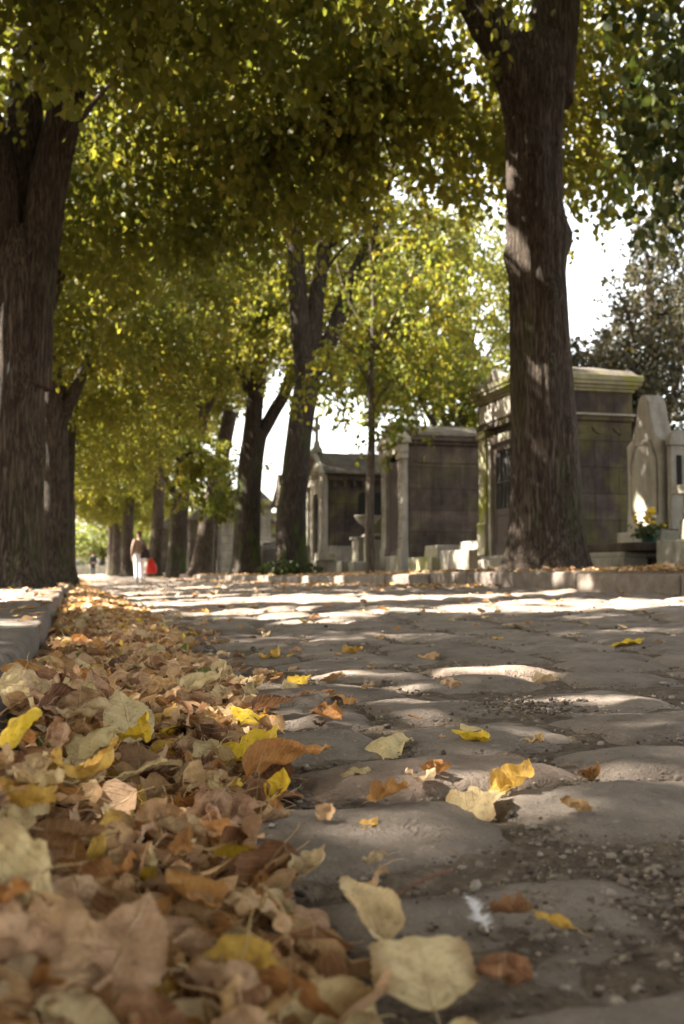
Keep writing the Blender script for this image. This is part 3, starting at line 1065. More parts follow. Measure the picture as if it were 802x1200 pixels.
mr = random.Random(77)
v, f, uv, tint = mass_mesh([(c[0], c[1], c[2], c[4], c[5], c[6], c[7]) for _, c, _ in mass], LOW, mr)
tag(mesh_obj('leaf_litter', v, f, M['leaf_mass'], None, True, uv, tint), 'deep mass of fallen leaves filling the gutter by the kerb', kind='stuff')
far = []
for _ in range(6500):
    y = 6 + 60 * cr_.random() ** 1.8
    e = float(drift_edge(y))
    x = KL + .03 + (e - KL) * cr_.random()
    far.append((x, y, float(zr(x, y)) + float(heap(x, y)) * cr_.random() ** .6, float(cr_.normal(0, .5)), float(cr_.normal(0, .5)), float(cr_.uniform(0, 6.28)), float(cr_.uniform(.05, .09))))
for _ in range(1500):
    y = 10 + 45 * cr_.random() ** 1.3
    x = cr_.uniform(.5, 4.25)
    if cr_.random() < .75: x = KR - cr_.exponential(.22)
    far.append((x, y, float(zr(x, y)) + .014, float(cr_.normal(0, .25)), float(cr_.normal(0, .25)), float(cr_.uniform(0, 6.28)), float(cr_.uniform(.04, .08))))
v, f, uv, tint = mass_mesh(far, TINYL, mr)
tag(mesh_obj('leaf_litter', v, f, M['leaf_mass'], None, True, uv, tint), 'fallen leaves strewn along the far gutters and road', kind='stuff')
pv = []
for _ in range(5200):
    y = 7 + 40 * cr_.random() ** 1.5
    x = KR + .12 + 2.8 * cr_.random() ** 1.3
    z = float(ground_z(np.array(x), np.array(y))) + .012
    if x < KR + .3: z = float(zp(KR, y)) + .012
    pv.append((x, y, z + .015 * cr_.random(), float(cr_.normal(0, .35)), float(cr_.normal(0, .35)), float(cr_.uniform(0, 6.28)), float(cr_.uniform(.04, .075))))
v, f, uv, tint = mass_mesh(pv, TINYL, mr)
tag(mesh_obj('leaf_litter', v, f, M['leaf_mass'], None, True, uv, tint), 'dry leaves strewn on the earth in front of the tombs', kind='stuff')
pv = []
for _ in range(260):
    y = 3.2 + 25 * cr_.random() ** 1.4
    x = KL - .02 - 1.2 * cr_.random() ** 1.4
    pv.append((x, y, float(zl(x, y)) + .014, float(cr_.normal(0, .2)), float(cr_.normal(0, .2)), float(cr_.uniform(0, 6.28)), float(cr_.uniform(.04, .07))))
v, f, uv, tint = mass_mesh(pv, TINYL, mr)
tag(mesh_obj('leaf_litter', v, f, M['leaf_mass'], None, True, uv, tint), 'a few dry leaves on the left pavement', kind='stuff')

# ------------------------------------------------------------------ trees
CARVE = []          # (point, radius): sun patches to place; leaves on the ray to the sun are cut away


def gap_at(p, r):
    CARVE.append((np.array(p, float), r + .13))


def ground_pt(px, py, zf=zr):
    d = ray(px, py); z = .1
    for _ in range(10):
        p = CP + d * ((z - CP.z) / d.z); z = float(zf(p.x, p.y))
    return CP + d * ((z - CP.z) / d.z)


for px, py, r in ((612, 790, .0), (640, 789, -.04), (722, 822, -.06), (390, 729, .06), (560, 712, .15), (640, 706, .25), (480, 715, .15), (740, 706, .2), (350, 722, .15), (300, 716, .25), (250, 700, .5), (200, 700, .5), (150, 697, .4), (420, 702, .4), (330, 700, .4), (520, 699, .4)):
    gap_at(ground_pt(px, py), r)
for Y, X, r in ((7.4, -.5, .3), (8.3, -.75, .5), (9.4, -.5, .4), (6.6, -.35, .2), (8.0, .1, .35), (9.5, .3, .4), (14, 0, .5), (17, .6, .6), (21, 0, .6), (20, 2, .6), (26, 1.5, .7), (30, 3, .7), (33, 0, .7)):
    gap_at((X, Y, .1), r)
for px, py, Y, r in ((66, 590, 23.85, .12), (64, 540, 23.85, .05), (618, 300, 10.2, .06), (612, 420, 10.0, .06), (640, 245, 10.2, .0)):
    gap_at(at_y(px, py, Y), r)
for k_ in range(46):
    yy_ = 5.5 + 40 * rng.random() ** 1.3
    gap_at((rng.uniform(0, 4.2), yy_, .1), rng.uniform(.02, .22) * (1 + yy_ / 25))
gap_at((x_at(163, 36.0), 36.0, .75), .45)
for p, r in (((7.0, 11.6, 1.0), .04), ((6.0, 9.0, .3), .0), ((4.45, 13.4, .3), .28), ((4.4, 8.8, .3), .13), ((7.0, 16.5, 2.8), .25), ((4.4, 24.5, .25), .4), ((4.5, 30, .25), .4), ((7.0, 20.3, .3), .0)):
    gap_at(p, r)

LEAF6 = np.array([(0, 0, 0), (.36, .22, .06), (.33, .58, .07), (0, 1, -.03), (-.33, .58, .07), (-.36, .22, .06)], float)


def crown_geo(blobs, seed, per=46, leaf=.112, droop=.55, world_off=None, carve=False, spray=.75, inside=None):
    """blobs: (cx, cy, cz, rx, ry, rz, clusters). Twigs scattered through each blob, every twig hung with leaves."""
    r = np.random.default_rng(seed)
    Ps = []
    for cx, cy, cz, rx, ry, rz, n in blobs:
        u = r.normal(size=(n, 3)); u /= np.linalg.norm(u, axis=1)[:, None]
        rad = r.uniform(.12, 1, (n, 1)) ** .45
        c = u * rad
        ctr = c * np.array((rx, ry, rz)) + np.array((cx, cy, cz))
        dirn = u * np.array((1, 1, .5)) + r.normal(0, .45, (n, 3))
        dirn[:, 2] -= droop
        dirn /= np.linalg.norm(dirn, axis=1)[:, None]
        k = r.poisson(per, n)
        idx = np.repeat(np.arange(n), k)
        t = r.uniform(-.1, 1, len(idx))[:, None]
        L = r.uniform(.5, 1.15, n)[idx][:, None] * spray
        p = ctr[idx] + dirn[idx] * t * L + np.array((0, 0, -.28)) * (t ** 2) * L + r.normal(0, .12, (len(idx), 3)) * spray
        Ps.append(p)
    P = np.concatenate(Ps)
    off = np.zeros(3) if world_off is None else np.array(world_off, float)
    if carve and CARVE:
        W = P + off
        s = np.array(SUN)
        ok = np.ones(len(P), bool)
        for q, rr in CARVE:
            d = W - q
            al = d @ s
            perp2 = (d ** 2).sum(1) - al ** 2
            ok &= ~((perp2 < rr * rr) & (al > 0))
        P = P[ok]
    if inside is not None:
        P = P[inside(P + off)]
    n = len(P)
    ax = r.normal(0, .55, (n, 3)); ax[:, 2] -= 1.0
    ax /= np.linalg.norm(ax, axis=1)[:, None]
    q = r.normal(size=(n, 3))
    sx = np.cross(ax, q); sx /= np.linalg.norm(sx, axis=1)[:, None]
    nz = np.cross(sx, ax)
    size = leaf * r.uniform(.6, 1.25, n)
    V = (LEAF6[None, :, 0:1] * sx[:, None, :] + LEAF6[None, :, 1:2] * ax[:, None, :] + LEAF6[None, :, 2:3] * nz[:, None, :]) * size[:, None, None] + P[:, None, :]
    base = (np.arange(n) * 6)[:, None]
    Fq = np.concatenate([base + np.array([[0, 1, 2, 3]]), base + np.array([[0, 3, 4, 5]])])
    return V.reshape(-1, 3), Fq


def fast_mesh(name, V, Fq, mat, parent):
    me = bpy.data.meshes.new(name)
    nf = len(Fq)
    me.vertices.add(len(V)); me.vertices.foreach_set('co', V.astype(np.float32).ravel())
    me.loops.add(nf * 4); me.loops.foreach_set('vertex_index', Fq.astype(np.int32).ravel())
    me.polygons.add(nf)
    me.polygons.foreach_set('loop_start', np.arange(0, nf * 4, 4, dtype=np.int32))
    me.update(calc_edges=True)
    me.materials.append(mat)
    o = bpy.data.objects.new(name, me)
    COL.objects.link(o)
    if parent: o.parent = parent
    return o


def limb_mesh(pts, rad, seed, n=14, step=.2, wob=.05, twigs=0, flare=None):
    P, Rr = resample(pts, rad, step)
    v, f = tube_mesh(P, Rr, n, wob, seed, flare)
    r = random.Random(seed + 1)
    for k in range(twigs):         # thinner boughs leaving the limb
        i = r.randrange(len(P) // 3, len(P))
        a = r.uniform(0, 6.28)
        L = r.uniform(1.2, 2.6)
        p = Vector(P[i]); r0 = min(.05, Rr[i] * .55)
        d = Vector((math.cos(a), math.sin(a), r.uniform(.1, .9))).normalized()
        e = [p, p + d * L * .5 + Vector((r.uniform(-.15, .15), r.uniform(-.15, .15), .05)), p + d * L + Vector((0, 0, -.1 - r.random() * .3))]
        pp, rr_ = resample([tuple(q) for q in e], [r0, r0 * .6, .008], .35)
        v2, f2 = tube_mesh(pp, rr_, 6, .05, seed + k)
        n0 = len(v)
        v += v2; f += [tuple(j + n0 for j in t) for t in f2]
    return v, f


def tree(X, Y, label, trunk, limbs, blobs, seed, bark='bark', crown='crown', flare=(.22, .42), n=30, per=46, leaf=.112, carve=False, z=None, twigs=5, name='lime_tree', group='lime trees along the avenue', inside=None, droop=.55, spray=.75):
    z0 = gz(X, Y) if z is None else z
    root = empty(name, (X, Y, z0), 0, label=label, cat='tree', group=group)
    v, f = limb_mesh(trunk[0], trunk[1], seed, n, .12 if n > 20 else .25, .045, 0, flare)
    mesh_obj('trunk', v, f, M[bark], root, True)
    for k, (pts, rad) in enumerate(limbs):
        v, f = limb_mesh(pts, rad, seed * 7 + k, max(8, n // 2), .2 if n > 20 else .4, .05, twigs)
        mesh_obj('limb', v, f, M[bark], root, True)
    V, Fq = crown_geo(blobs, seed, per, leaf, droop, (X, Y, z0), carve, spray, inside)
    fast_mesh('crown', V, Fq, M[crown], root)
    return root


def std_blobs(r, h0=4.2, h1=12.5, rad=4.0, n=1100, seed=0, low=1.0):
    q = random.Random(seed)
    b = [(0, 0, (h0 + h1) / 2 + .8, rad * .8, rad * .8, (h1 - h0) / 2, int(n * .42))]
    for k in range(7):
        a = k / 7 * 6.28 + q.uniform(-.3, .3)
        d = rad * q.uniform(.5, .68)
        zc = h0 + q.uniform(.9, 3.2) * low
        b.append((d * math.cos(a), d * math.sin(a), zc, rad * q.uniform(.38, .5), rad * q.uniform(.38, .5), q.uniform(1.0, 1.6), int(n * .083)))
    return b


def std_limbs(r0, h, seed, k=4, spread=2.6, top=10.5):
    q = random.Random(seed)
    out = []
    for i in range(k):
        a = i / k * 6.28 + q.uniform(-.5, .5)
        s = spread * q.uniform(.55, 1.1)
        hh = h - q.uniform(0, .5)
        out.append(([(0, 0, hh - .3), (math.cos(a) * s * .28, math.sin(a) * s * .28, hh + 1.0), (math.cos(a) * s * .62, math.sin(a) * s * .62, hh + 3.0), (math.cos(a) * s, math.sin(a) * s, q.uniform(.8, 1) * top)],
                    [r0 * .62, r0 * .42, r0 * .27, .03]))
    return out


# --- right-hand row. T1: the tall trunk in front of the chapel
X1, Y1 = 4.97, 10.35
L1 = [([(-.10, 0, 4.9), (-.32, 0, 5.7), (-.80, .1, 6.7), (-1.5, .3, 10)], [.27, .25, .2, .05]),
      ([(.08, 0, 5.3), (.22, 0, 6.4), (.4, -.2, 8), (.7, -.3, 11)], [.30, .27, .22, .05])]
tree(X1, Y1, 'tall straight lime tree with thick ridged trunk standing before the mossy chapel',
     ([(.02, 0, -.12), (.03, 0, .25), (.02, 0, .8), (-.01, 0, 2.2), (-.05, 0, 3.3), (-.05, 0, 3.75), (-.07, 0, 4.1), (-.06, 0, 4.9), (-.04, 0, 5.5), (0, 0, 6.0)], [.41, .395, .375, .345, .315, .34, .31, .31, .35, .28]), L1,
     [(0, 0, 9.0, 3.6, 3.6, 3.4, 560), (-2.1, 1.7, 6.7, 1.8, 1.6, 1.3, 150), (-1.2, 2.8, 6.0, 1.9, 1.7, 1.1, 140), (1.5, 2.5, 6.3, 1.6, 1.6, 1.0, 90), (.2, -2.6, 8.6, 2.4, 1.6, 1.2, 150), (2.6, .4, 7.2, 1.5, 2.0, 1.2, 120), (1.7, 1.4, 5.6, .9, 1.2, .7, 45)],
     201, flare=(.24, .62), n=150, carve=True, twigs=3)
# T0: out of frame at the right, its boughs hang into the top right corner
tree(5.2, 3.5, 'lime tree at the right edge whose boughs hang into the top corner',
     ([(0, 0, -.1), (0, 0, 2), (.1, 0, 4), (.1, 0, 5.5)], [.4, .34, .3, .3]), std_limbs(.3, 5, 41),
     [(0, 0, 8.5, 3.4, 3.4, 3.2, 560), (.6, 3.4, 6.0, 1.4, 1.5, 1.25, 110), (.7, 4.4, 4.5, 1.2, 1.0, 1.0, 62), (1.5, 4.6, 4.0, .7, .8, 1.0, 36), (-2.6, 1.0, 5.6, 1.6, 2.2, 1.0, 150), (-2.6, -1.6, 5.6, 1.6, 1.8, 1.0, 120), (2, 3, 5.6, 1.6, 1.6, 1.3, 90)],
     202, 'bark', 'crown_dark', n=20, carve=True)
tree(5.1, -3.6, 'lime tree of the right row standing behind the camera', ([(0, 0, -.1), (0, 0, 2), (0, 0, 5)], [.4, .34, .3]), std_limbs(.3, 4.6, 42), std_blobs(0, 4.6, 12, 4.0, 1000, 43), 203, n=16, carve=True)
# T2: sapling
sp = tree(x_at(434, 17.3), 17.3, 'slender young tree with yellowing leaves between the low tombs',
          ([(0, 0, -.05), (-.01, 0, 1.2), (.03, 0, 2.4), (.02, 0, 3.6), (.08, 0, 4.8), (.0, 0, 6.0)], [.085, .075, .065, .055, .04, .012]),
          [([(.02, 0, 2.9), (.45, .1, 3.5), (1.0, .1, 3.7), (1.7, -.1, 3.4)], [.03, .022, .015, .006]), ([(.02, 0, 3.3), (-.4, -.2, 3.9), (-.9, -.2, 4.3)], [.028, .018, .006]),
           ([(.03, 0, 3.9), (.5, -.3, 4.8), (.8, -.5, 5.5)], [.028, .018, .006]), ([(.05, 0, 4.2), (-.3, .3, 4.9), (-.5, .5, 5.7)], [.025, .016, .006])],
          [(.7, 0, 4.6, 1.1, 1.2, 1.0, 66), (1.0, -.2, 3.7, .8, .9, .6, 32), (-.55, .3, 3.7, .6, .7, .55, 20), (1.75, 0, 3.75, .75, .8, .45, 24), (.45, -.3, 2.75, .34, .5, .4, 9), (.75, .1, 5.7, .8, .8, .5, 22)],
          204, 'bark_pale', 'crown_yellow', flare=None, n=14, per=28, leaf=.105, twigs=2, name='young_tree', group=None, spray=.6)
# T3
Y3 = 23.9; X3 = x_at(341, Y3)
tree(X3, Y3, 'lime tree with mossy green trunk and three upright limbs, ivy at its foot',
     ([(0, 0, -.1), (0, 0, .5), (.06, 0, 2.0), (.2, 0, 3.4), (.4, 0, 4.7)], [.39, .36, .33, .30, .29]),
     [([(.42, 0, 4.4), (.25, 0, 5.8), (.10, 0, 7.6), (.0, .1, 10.2), (-.2, .1, 12.5)], [.27, .24, .21, .15, .04]),
      ([(.45, 0, 4.5), (.62, .1, 6.6), (.92, .1, 8.6), (1.2, .1, 11.5)], [.24, .2, .16, .05]),
      ([(.45, 0, 4.6), (.95, 0, 5.7), (1.5, -.1, 7.2), (2.1, -.1, 8.6), (2.6, -.2, 10.5)], [.2, .19, .17, .13, .04])],
     [(.2, .3, 11.3, 3.8, 3.8, 2.9, 560), (-2.4, 0, 8.0, 1.7, 2.0, 1.8, 170), (3.2, .8, 8.0, 1.6, 2.2, 1.7, 190), (1.0, 2.9, 6.9, 2.4, 1.5, 1.8, 190), (-.3, -2.6, 10.2, 2.2, 1.5, 1.2, 110), (-2.5, 2.2, 5.8, 1.3, 1.4, 1.1, 80), (3.6, 1.6, 5.9, 1.5, 1.6, 1.1, 110)],
     205, 'bark_moss', flare=(.2, .45), n=44, twigs=4, carve=True)
# T4
Y4 = 30.7; X4 = x_at(290, Y4)
tree(X4, Y4, 'lime tree with dark trunk forking into a straight limb and one bent right',
     ([(0, 0, -.1), (-.02, 0, .6), (.02, 0, 2.2), (.12, 0, 3.6), (.25, 0, 4.4)], [.47, .43, .38, .36, .34]),
     [([(.1, 0, 4.0), (.2, 0, 5.2), (.4, 0, 7.0), (.5, 0, 9.5), (.6, 0, 12)], [.30, .26, .22, .14, .04]),
      ([(.25, 0, 4.0), (.75, 0, 4.9), (1.25, 0, 5.9), (1.7, .1, 8), (2.0, .2, 11)], [.22, .2, .18, .13, .04]),
      ([(.0, 0, 5.6), (-.35, 0, 6.6), (-.5, 0, 8.2), (-.9, 0, 10)], [.14, .12, .1, .04])],
     std_blobs(0, 6.6, 13, 3.9, 1150, 61), 206, 'bark_moss', n=40, twigs=4, carve=True)
# T5, T6, T7
Y5 = 40.0; X5 = x_at(236, Y5)
tree(X5, Y5, 'leaning lime trunk rising to the right behind the yellow-leaved shrub',
     ([(0, 0, -.1), (.08, 0, .6), (.35, 0, 2.4), (.72, 0, 4.4), (1.1, 0, 6.4)], [.50, .42, .36, .31, .28]),
     std_limbs(.26, 6.4, 71, 3), std_blobs(0, 6.6, 13, 3.8, 1000, 72), 207, 'bark', n=26)
Y6 = 45.0; X6 = x_at(207, Y6)
tree(X6, Y6, 'lime tree with very mossy dark lower trunk and a stout side limb',
     ([(0, 0, -.1), (0, 0, .6), (.1, 0, 2.6), (.2, 0, 4.2), (.3, 0, 5.2)], [.46, .42, .38, .38, .34]),
     [([(.25, 0, 4.5), (.7, 0, 5.6), (1.15, 0, 7.0), (1.5, 0, 9.5)], [.24, .21, .17, .05]), ([(.2, 0, 4.8), (.1, 0, 6.5), (.0, 0, 9.0), (-.2, 0, 12)], [.3, .26, .2, .05]),
      ([(.1, 0, 3.2), (-.5, 0, 4.4), (-.9, 0, 5.9), (-1.1, 0, 8)], [.12, .11, .1, .04])],
     std_blobs(0, 6.6, 13, 3.8, 1000, 73), 208, 'bark_moss', n=26)
Y7 = 54.0; X7 = x_at(181, Y7)
tree(X7, Y7, 'slim lime trunk just right of the walker with the red bag',
     ([(0, 0, -.1), (0, 0, .6), (.15, 0, 3), (.2, 0, 5), (.15, 0, 7)], [.42, .36, .31, .27, .22]),
     [([(.18, 0, 6), (.5, 0, 7.5), (.9, 0, 10)], [.16, .12, .04]), ([(.15, 0, 6.5), (-.1, 0, 8.5), (-.4, 0, 12)], [.17, .13, .04]), ([(.2, 0, 4.8), (-.4, 0, 6.2), (-.9, 0, 9)], [.12, .1, .04])],
     std_blobs(0, 6.6, 13, 3.8, 1000, 74), 209, 'bark', n=22)
# yellow-leaved small tree between T4 and T5
tree(x_at(251, 36), 36, 'small yellow-leaved tree beside the pale walled tomb',
     ([(0, 0, 0), (.05, 0, 1.6), (.0, 0, 3.0)], [.07, .06, .04]), [([(0, 0, 2.4), (.5, 0, 3.2), (.9, 0, 3.6)], [.035, .025, .01]), ([(0, 0, 2.6), (-.4, 0, 3.4), (-.8, 0, 4.0)], [.035, .025, .01])],
     [(.1, 0, 3.3, 1.5, 1.3, 1.2, 75), (.7, 0, 2.5, .8, .8, .5, 22), (-.5, 0, 4.4, .8, .8, .6, 25)], 210, 'bark_pale', 'crown_yellow', flare=None, n=10, leaf=.12, name='young_tree', group=None, spray=.6)

# --- left-hand row
XL, YL = -.68, 11.2
tree(XL, YL, 'massive lime tree on the left pavement, trunk splitting into two heavy limbs',
     ([(.0, 0, -.1), (.0, 0, .3), (0, 0, 1.0), (.01, 0, 2.0), (.02, 0, 2.7), (.02, 0, 3.3), (.02, 0, 3.8)], [.38, .345, .325, .315, .325, .30, .2]),
     [([(-.10, 0, 2.2), (-.15, 0, 3.2), (-.22, .0, 4.4), (-.6, .1, 5.8), (-1.2, .2, 9)], [.28, .25, .23, .2, .05]),
      ([(.14, -.05, 2.1), (.21, -.03, 3.2), (.32, 0, 4.3), (.55, 0, 5.6), (.9, .1, 9)], [.25, .215, .2, .17, .05]),
      ([(.05, .1, 3), (.05, .2, 4.4), (.1, .5, 7), (.1, .6, 11)], [.22, .2, .17, .05])],
     [(0, 0, 9.2, 3.8, 3.8, 3.6, 560), (2.4, .6, 6.2, 1.9, 1.9, 1.2, 170), (1.8, -2.2, 6.3, 1.8, 1.8, 1.1, 150), (.5, 2.6, 5.3, 1.9, 1.6, 1.0, 150), (.0, -1.9, 4.9, 1.2, 1.0, .55, 60), (-2.4, .3, 6.2, 1.8, 2.2, 1.3, 130), (2.9, 1.8, 5.4, 1.4, 1.6, .9, 85), (-.3, -2.7, 6.3, 2.0, 1.5, 1.1, 120)],
     211, 'bark', n=140, carve=True, twigs=5)
tree(-1.12, 5.9, 'lime tree whose trunk just shows at the left edge of the picture',
     ([(0, 0, -.1), (0, 0, .5), (0, 0, 2), (-.05, 0, 4.5)], [.42, .37, .34, .32]), std_limbs(.3, 4.2, 81),
     std_blobs(0, 5.6, 12.5, 4.0, 1100, 82) + [(-2.9, -1.1, 6.6, 1.5, 1.2, .9, 120), (-1.7, -1.6, 5.9, 1.0, 1.0, .7, 60)], 212, 'bark', n=40, carve=True)  # last two leaf blobs are added to shade the near road
tree(-.8, -1.2, 'lime tree of the left row standing behind the camera', ([(0, 0, -.1), (0, 0, 2), (0, 0, 5)], [.4, .34, .3]), std_limbs(.3, 4.6, 83), std_blobs(0, 5.0, 12, 4.0, 1100, 84), 213, n=16, carve=True)
tree(-.75, -8.0, 'second lime tree of the left row behind the camera', ([(0, 0, -.1), (0, 0, 2), (0, 0, 5)], [.4, .34, .3]), std_limbs(.3, 4.6, 85), std_blobs(0, 5.0, 12, 4.0, 800, 86), 214, n=12)
tree(-.90, 17.6, 'lime trunk half hidden behind the massive left tree', ([(0, 0, -.1), (0, 0, .5), (0, 0, 2), (.05, 0, 4.5)], [.39, .34, .32, .29]), std_limbs(.3, 4.3, 87), std_blobs(0, 4.4, 12.5, 4.0, 1150, 88, .8), 215, n=36, carve=True)
tree(-.52, 24.2, 'lime tree third along the left pavement with deeply ridged bark', ([(0, 0, -.1), (0, 0, .5), (0, 0, 2), (-.05, 0, 4.5)], [.42, .37, .33, .30]), std_limbs(.3, 4.3, 89), std_blobs(0, 4.4, 12.5, 4.2, 1150, 90, .8), 216, n=30, carve=True)

# --- the far trees: two crowns and two trunks, copied
pa_ = tree(-.45, 31.2, 'lime tree fourth along the left pavement, leaves turning olive', ([(0, 0, -.1), (0, 0, .5), (0, 0, 2), (.1, 0, 5)], [.43, .38, .34, .3]), std_limbs(.28, 4.6, 91), std_blobs(0, 4.2, 12.5, 4.2, 1000, 92, .8), 217, n=18, leaf=.12, carve=True)
pb_ = tree(-.4, 38.4, 'lime tree fifth along the left pavement, drooping low boughs', ([(0, 0, -.1), (0, 0, .5), (0, 0, 2), (-.1, 0, 5)], [.42, .37, .33, .3]), std_limbs(.28, 4.4, 93), std_blobs(0, 4.0, 12.5, 4.2, 1000, 94, .75), 218, n=18, leaf=.12, carve=True)


def copy_thing(root, loc, rz, label, sc=1.0):
    r_ = root.copy()
    COL.objects.link(r_)
    r_.location = loc; r_.rotation_euler = (0, 0, rz); r_.scale = (sc, sc, sc)
    r_['label'] = label
    for ch in root.children:
        c = ch.copy(); COL.objects.link(c); c.parent = r_
    return r_


ORD = ['sixth', 'seventh', 'eighth', 'ninth', 'tenth', 'eleventh', 'twelfth']
for k, Y in enumerate((46, 54, 63, 72)):
    copy_thing(pa_ if k % 2 else pb_, (-.5, Y, gz(-.5, Y)), 1.3 * k + .7, f'far lime tree, {ORD[k]} along the left pavement', 1.0)
for k, (px, Y) in enumerate(((149, 63), (137, 73), (131, 82))):
    X = x_at(px, Y)
    copy_thing(pb_ if k % 2 else pa_, (X, Y, gz(min(X, 9), Y)), 2.1 * k + .3, f'far lime tree in the right row, {["nearest", "second", "last"][k]} beyond the walker', 1.0)

# --- an unseen second row, added left of the pavement to shade the road
proto2 = None
for k, Y in enumerate((-12, -4.5, 2.5, 9.5, 16.5, 23.5, 31)):
    lab = f'unseen lime tree added for shade, outer left row, {["twelve metres behind the camera", "just behind the camera", "level with the near kerb", "beside the massive trunk", "beside the half hidden trunk", "beside the third trunk", "beside the fourth trunk", "beside the fifth trunk"][k]}'
    if 0 <= k <= 5:
        t2 = tree(-8.2, Y, lab, ([(0, 0, -.1), (0, 0, 2), (0, 0, 5)], [.4, .34, .3]), std_limbs(.28, 4.6, 120 + k), std_blobs(0, 4.5, 13, 4.4, 1450, 130 + k), 240 + k, n=12, carve=True, twigs=2, leaf=.125)
    else:
        copy_thing(t2, (-8.2, Y, gz(-8.2, Y)), k * 1.1, lab)
BOUGHS = {}
# --- other trees
tree(12.5, 33.0, 'broad lime tree standing among the tombs behind the brown chapel',
     ([(0, 0, -.1), (0, 0, 2), (.1, 0, 5)], [.35, .3, .25]), std_limbs(.25, 4.6, 99, 4, 3, 10),
     [(0, 0, 9.3, 3.8, 3.4, 3.6, 620), (-2.8, 0, 6.8, 1.9, 2, 1.7, 170), (-3.0, 0, 9.6, 1.6, 2, 1.6, 120), (1.2, 0, 6.2, 1.8, 2, 1.2, 110), (.6, 0, 5.2, 1.0, 1.4, .5, 30)], 224, n=14, leaf=.12)
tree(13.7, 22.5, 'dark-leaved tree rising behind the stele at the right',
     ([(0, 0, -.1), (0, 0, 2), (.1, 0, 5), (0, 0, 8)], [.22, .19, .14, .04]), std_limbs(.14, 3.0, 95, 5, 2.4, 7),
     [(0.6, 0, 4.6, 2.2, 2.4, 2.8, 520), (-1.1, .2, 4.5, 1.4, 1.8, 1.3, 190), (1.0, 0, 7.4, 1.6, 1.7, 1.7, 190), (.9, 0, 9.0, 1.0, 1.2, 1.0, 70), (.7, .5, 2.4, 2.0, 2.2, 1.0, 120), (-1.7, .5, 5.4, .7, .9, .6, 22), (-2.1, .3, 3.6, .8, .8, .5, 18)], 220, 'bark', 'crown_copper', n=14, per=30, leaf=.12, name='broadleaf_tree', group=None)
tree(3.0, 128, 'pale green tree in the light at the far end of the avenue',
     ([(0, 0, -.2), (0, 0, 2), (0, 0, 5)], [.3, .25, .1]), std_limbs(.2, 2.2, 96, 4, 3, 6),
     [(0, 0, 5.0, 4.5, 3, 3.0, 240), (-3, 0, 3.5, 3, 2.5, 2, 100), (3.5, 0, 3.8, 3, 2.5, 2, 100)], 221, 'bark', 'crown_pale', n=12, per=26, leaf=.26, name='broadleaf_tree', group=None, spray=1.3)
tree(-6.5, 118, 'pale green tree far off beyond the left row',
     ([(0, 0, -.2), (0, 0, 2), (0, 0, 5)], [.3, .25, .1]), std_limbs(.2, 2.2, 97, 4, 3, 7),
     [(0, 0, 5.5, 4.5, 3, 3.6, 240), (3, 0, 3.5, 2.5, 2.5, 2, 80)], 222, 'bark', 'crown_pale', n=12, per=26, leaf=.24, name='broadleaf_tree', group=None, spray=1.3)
tree(13.0, 132, 'far tree closing the end of the avenue behind the right row',
     ([(0, 0, -.2), (0, 0, 2), (0, 0, 6)], [.35, .3, .1]), std_limbs(.25, 3, 98, 4, 4, 9),
     [(0, 0, 7.5, 6.5, 3.5, 5.0, 420), (-4, 0, 5, 3, 3, 3, 120)], 223, 'bark', 'crown', n=12, per=26, leaf=.26, name='broadleaf_tree', group=None, spray=1.3)
# ivy at the foot of T3
iv = empty('ivy_bush', (X3 - .35, Y3 - .55, gz(X3, Y3)), 0, label='low dark green ivy bush at the foot of the mossy tree', cat='bush')
V, Fq = crown_geo([(0, 0, .18, .38, .3, .2, 36), (.5, 0, .12, .35, .3, .14, 22)], 300, 20, .08, .1, None, False, .22)
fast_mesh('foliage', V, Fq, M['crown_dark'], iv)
b = MB()
for k in range(7):
    a = k * .9
    b.tube([(0, 0, -.02), (.12 * math.cos(a), .12 * math.sin(a), .15), (.28 * math.cos(a), .25 * math.sin(a), .28)], [.008, .006, .003], 5)
b.build('stem', M['bark'], iv)

# ------------------------------------------------------------------ tombs
def arc(cy, cz, r, a0, a1, n, flip=1):
    return [(cy + r * math.cos(R(a0 + (a1 - a0) * i / n)), cz + flip * r * math.sin(R(a0 + (a1 - a0) * i / n))) for i in range(n + 1)]


def moulding(b, x0, x1, y0, y1, z, steps):
    """stacked courses that step outwards: (out, height)"""
    for out, h in steps:
        b.box(x0 - out, x1 + out, y0 - out, y1 + out, z, z + h)
        z += h + .0
    return z


# --- chapel 1: mossy pilasters, iron door, slab roof
gx, gy = 7.0, 15.2
C1 = empty('chapel_tomb', (gx, gy, gz(gx, gy) - .03), 0, label='tall chapel tomb with mossy pilasters and rusty door behind the big trunk', cat='tomb')
D, Wd = 1.95, 2.05           # depth (x), width (y)
b = MB()                       # walls with a doorway in the front
b.box(.16, D, .06, .20, .30, 2.42); b.box(.16, D, Wd - .20, Wd - .06, .30, 2.42); b.box(D - .14, D - .003, .2, Wd - .2, .30, 2.42)
b.box(.165, D - .01, .205, Wd - .205, 2.36, 2.42)
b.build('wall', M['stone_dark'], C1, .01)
b = MB()
b.box(-.02, D + .06, 0, Wd, -.05, .22); b.box(.03, D + .03, .02, Wd - .02, .22, .30)
b.build('plinth', M['stone_mid'], C1, .015)
for y0 in (.04, Wd - .36):
    b = MB()
    b.box(-.03, .17, y0 - .02, y0 + .34, .302, .80); b.box(-.045, .17, y0 - .035, y0 + .355, .80, .86, .02, .02)
    b.box(.0, .16, y0, y0 + .32, .86, 2.30)
    b.box(-.012, .0, y0 + .05, y0 + .09, .95, 2.2); b.box(-.012, .0, y0 + .23, y0 + .27, .95, 2.2)
    b.box(-.04, .17, y0 - .03, y0 + .35, 2.30, 2.42)
    b.build('pilaster', M['stone_moss'], C1, .012)
b = MB()
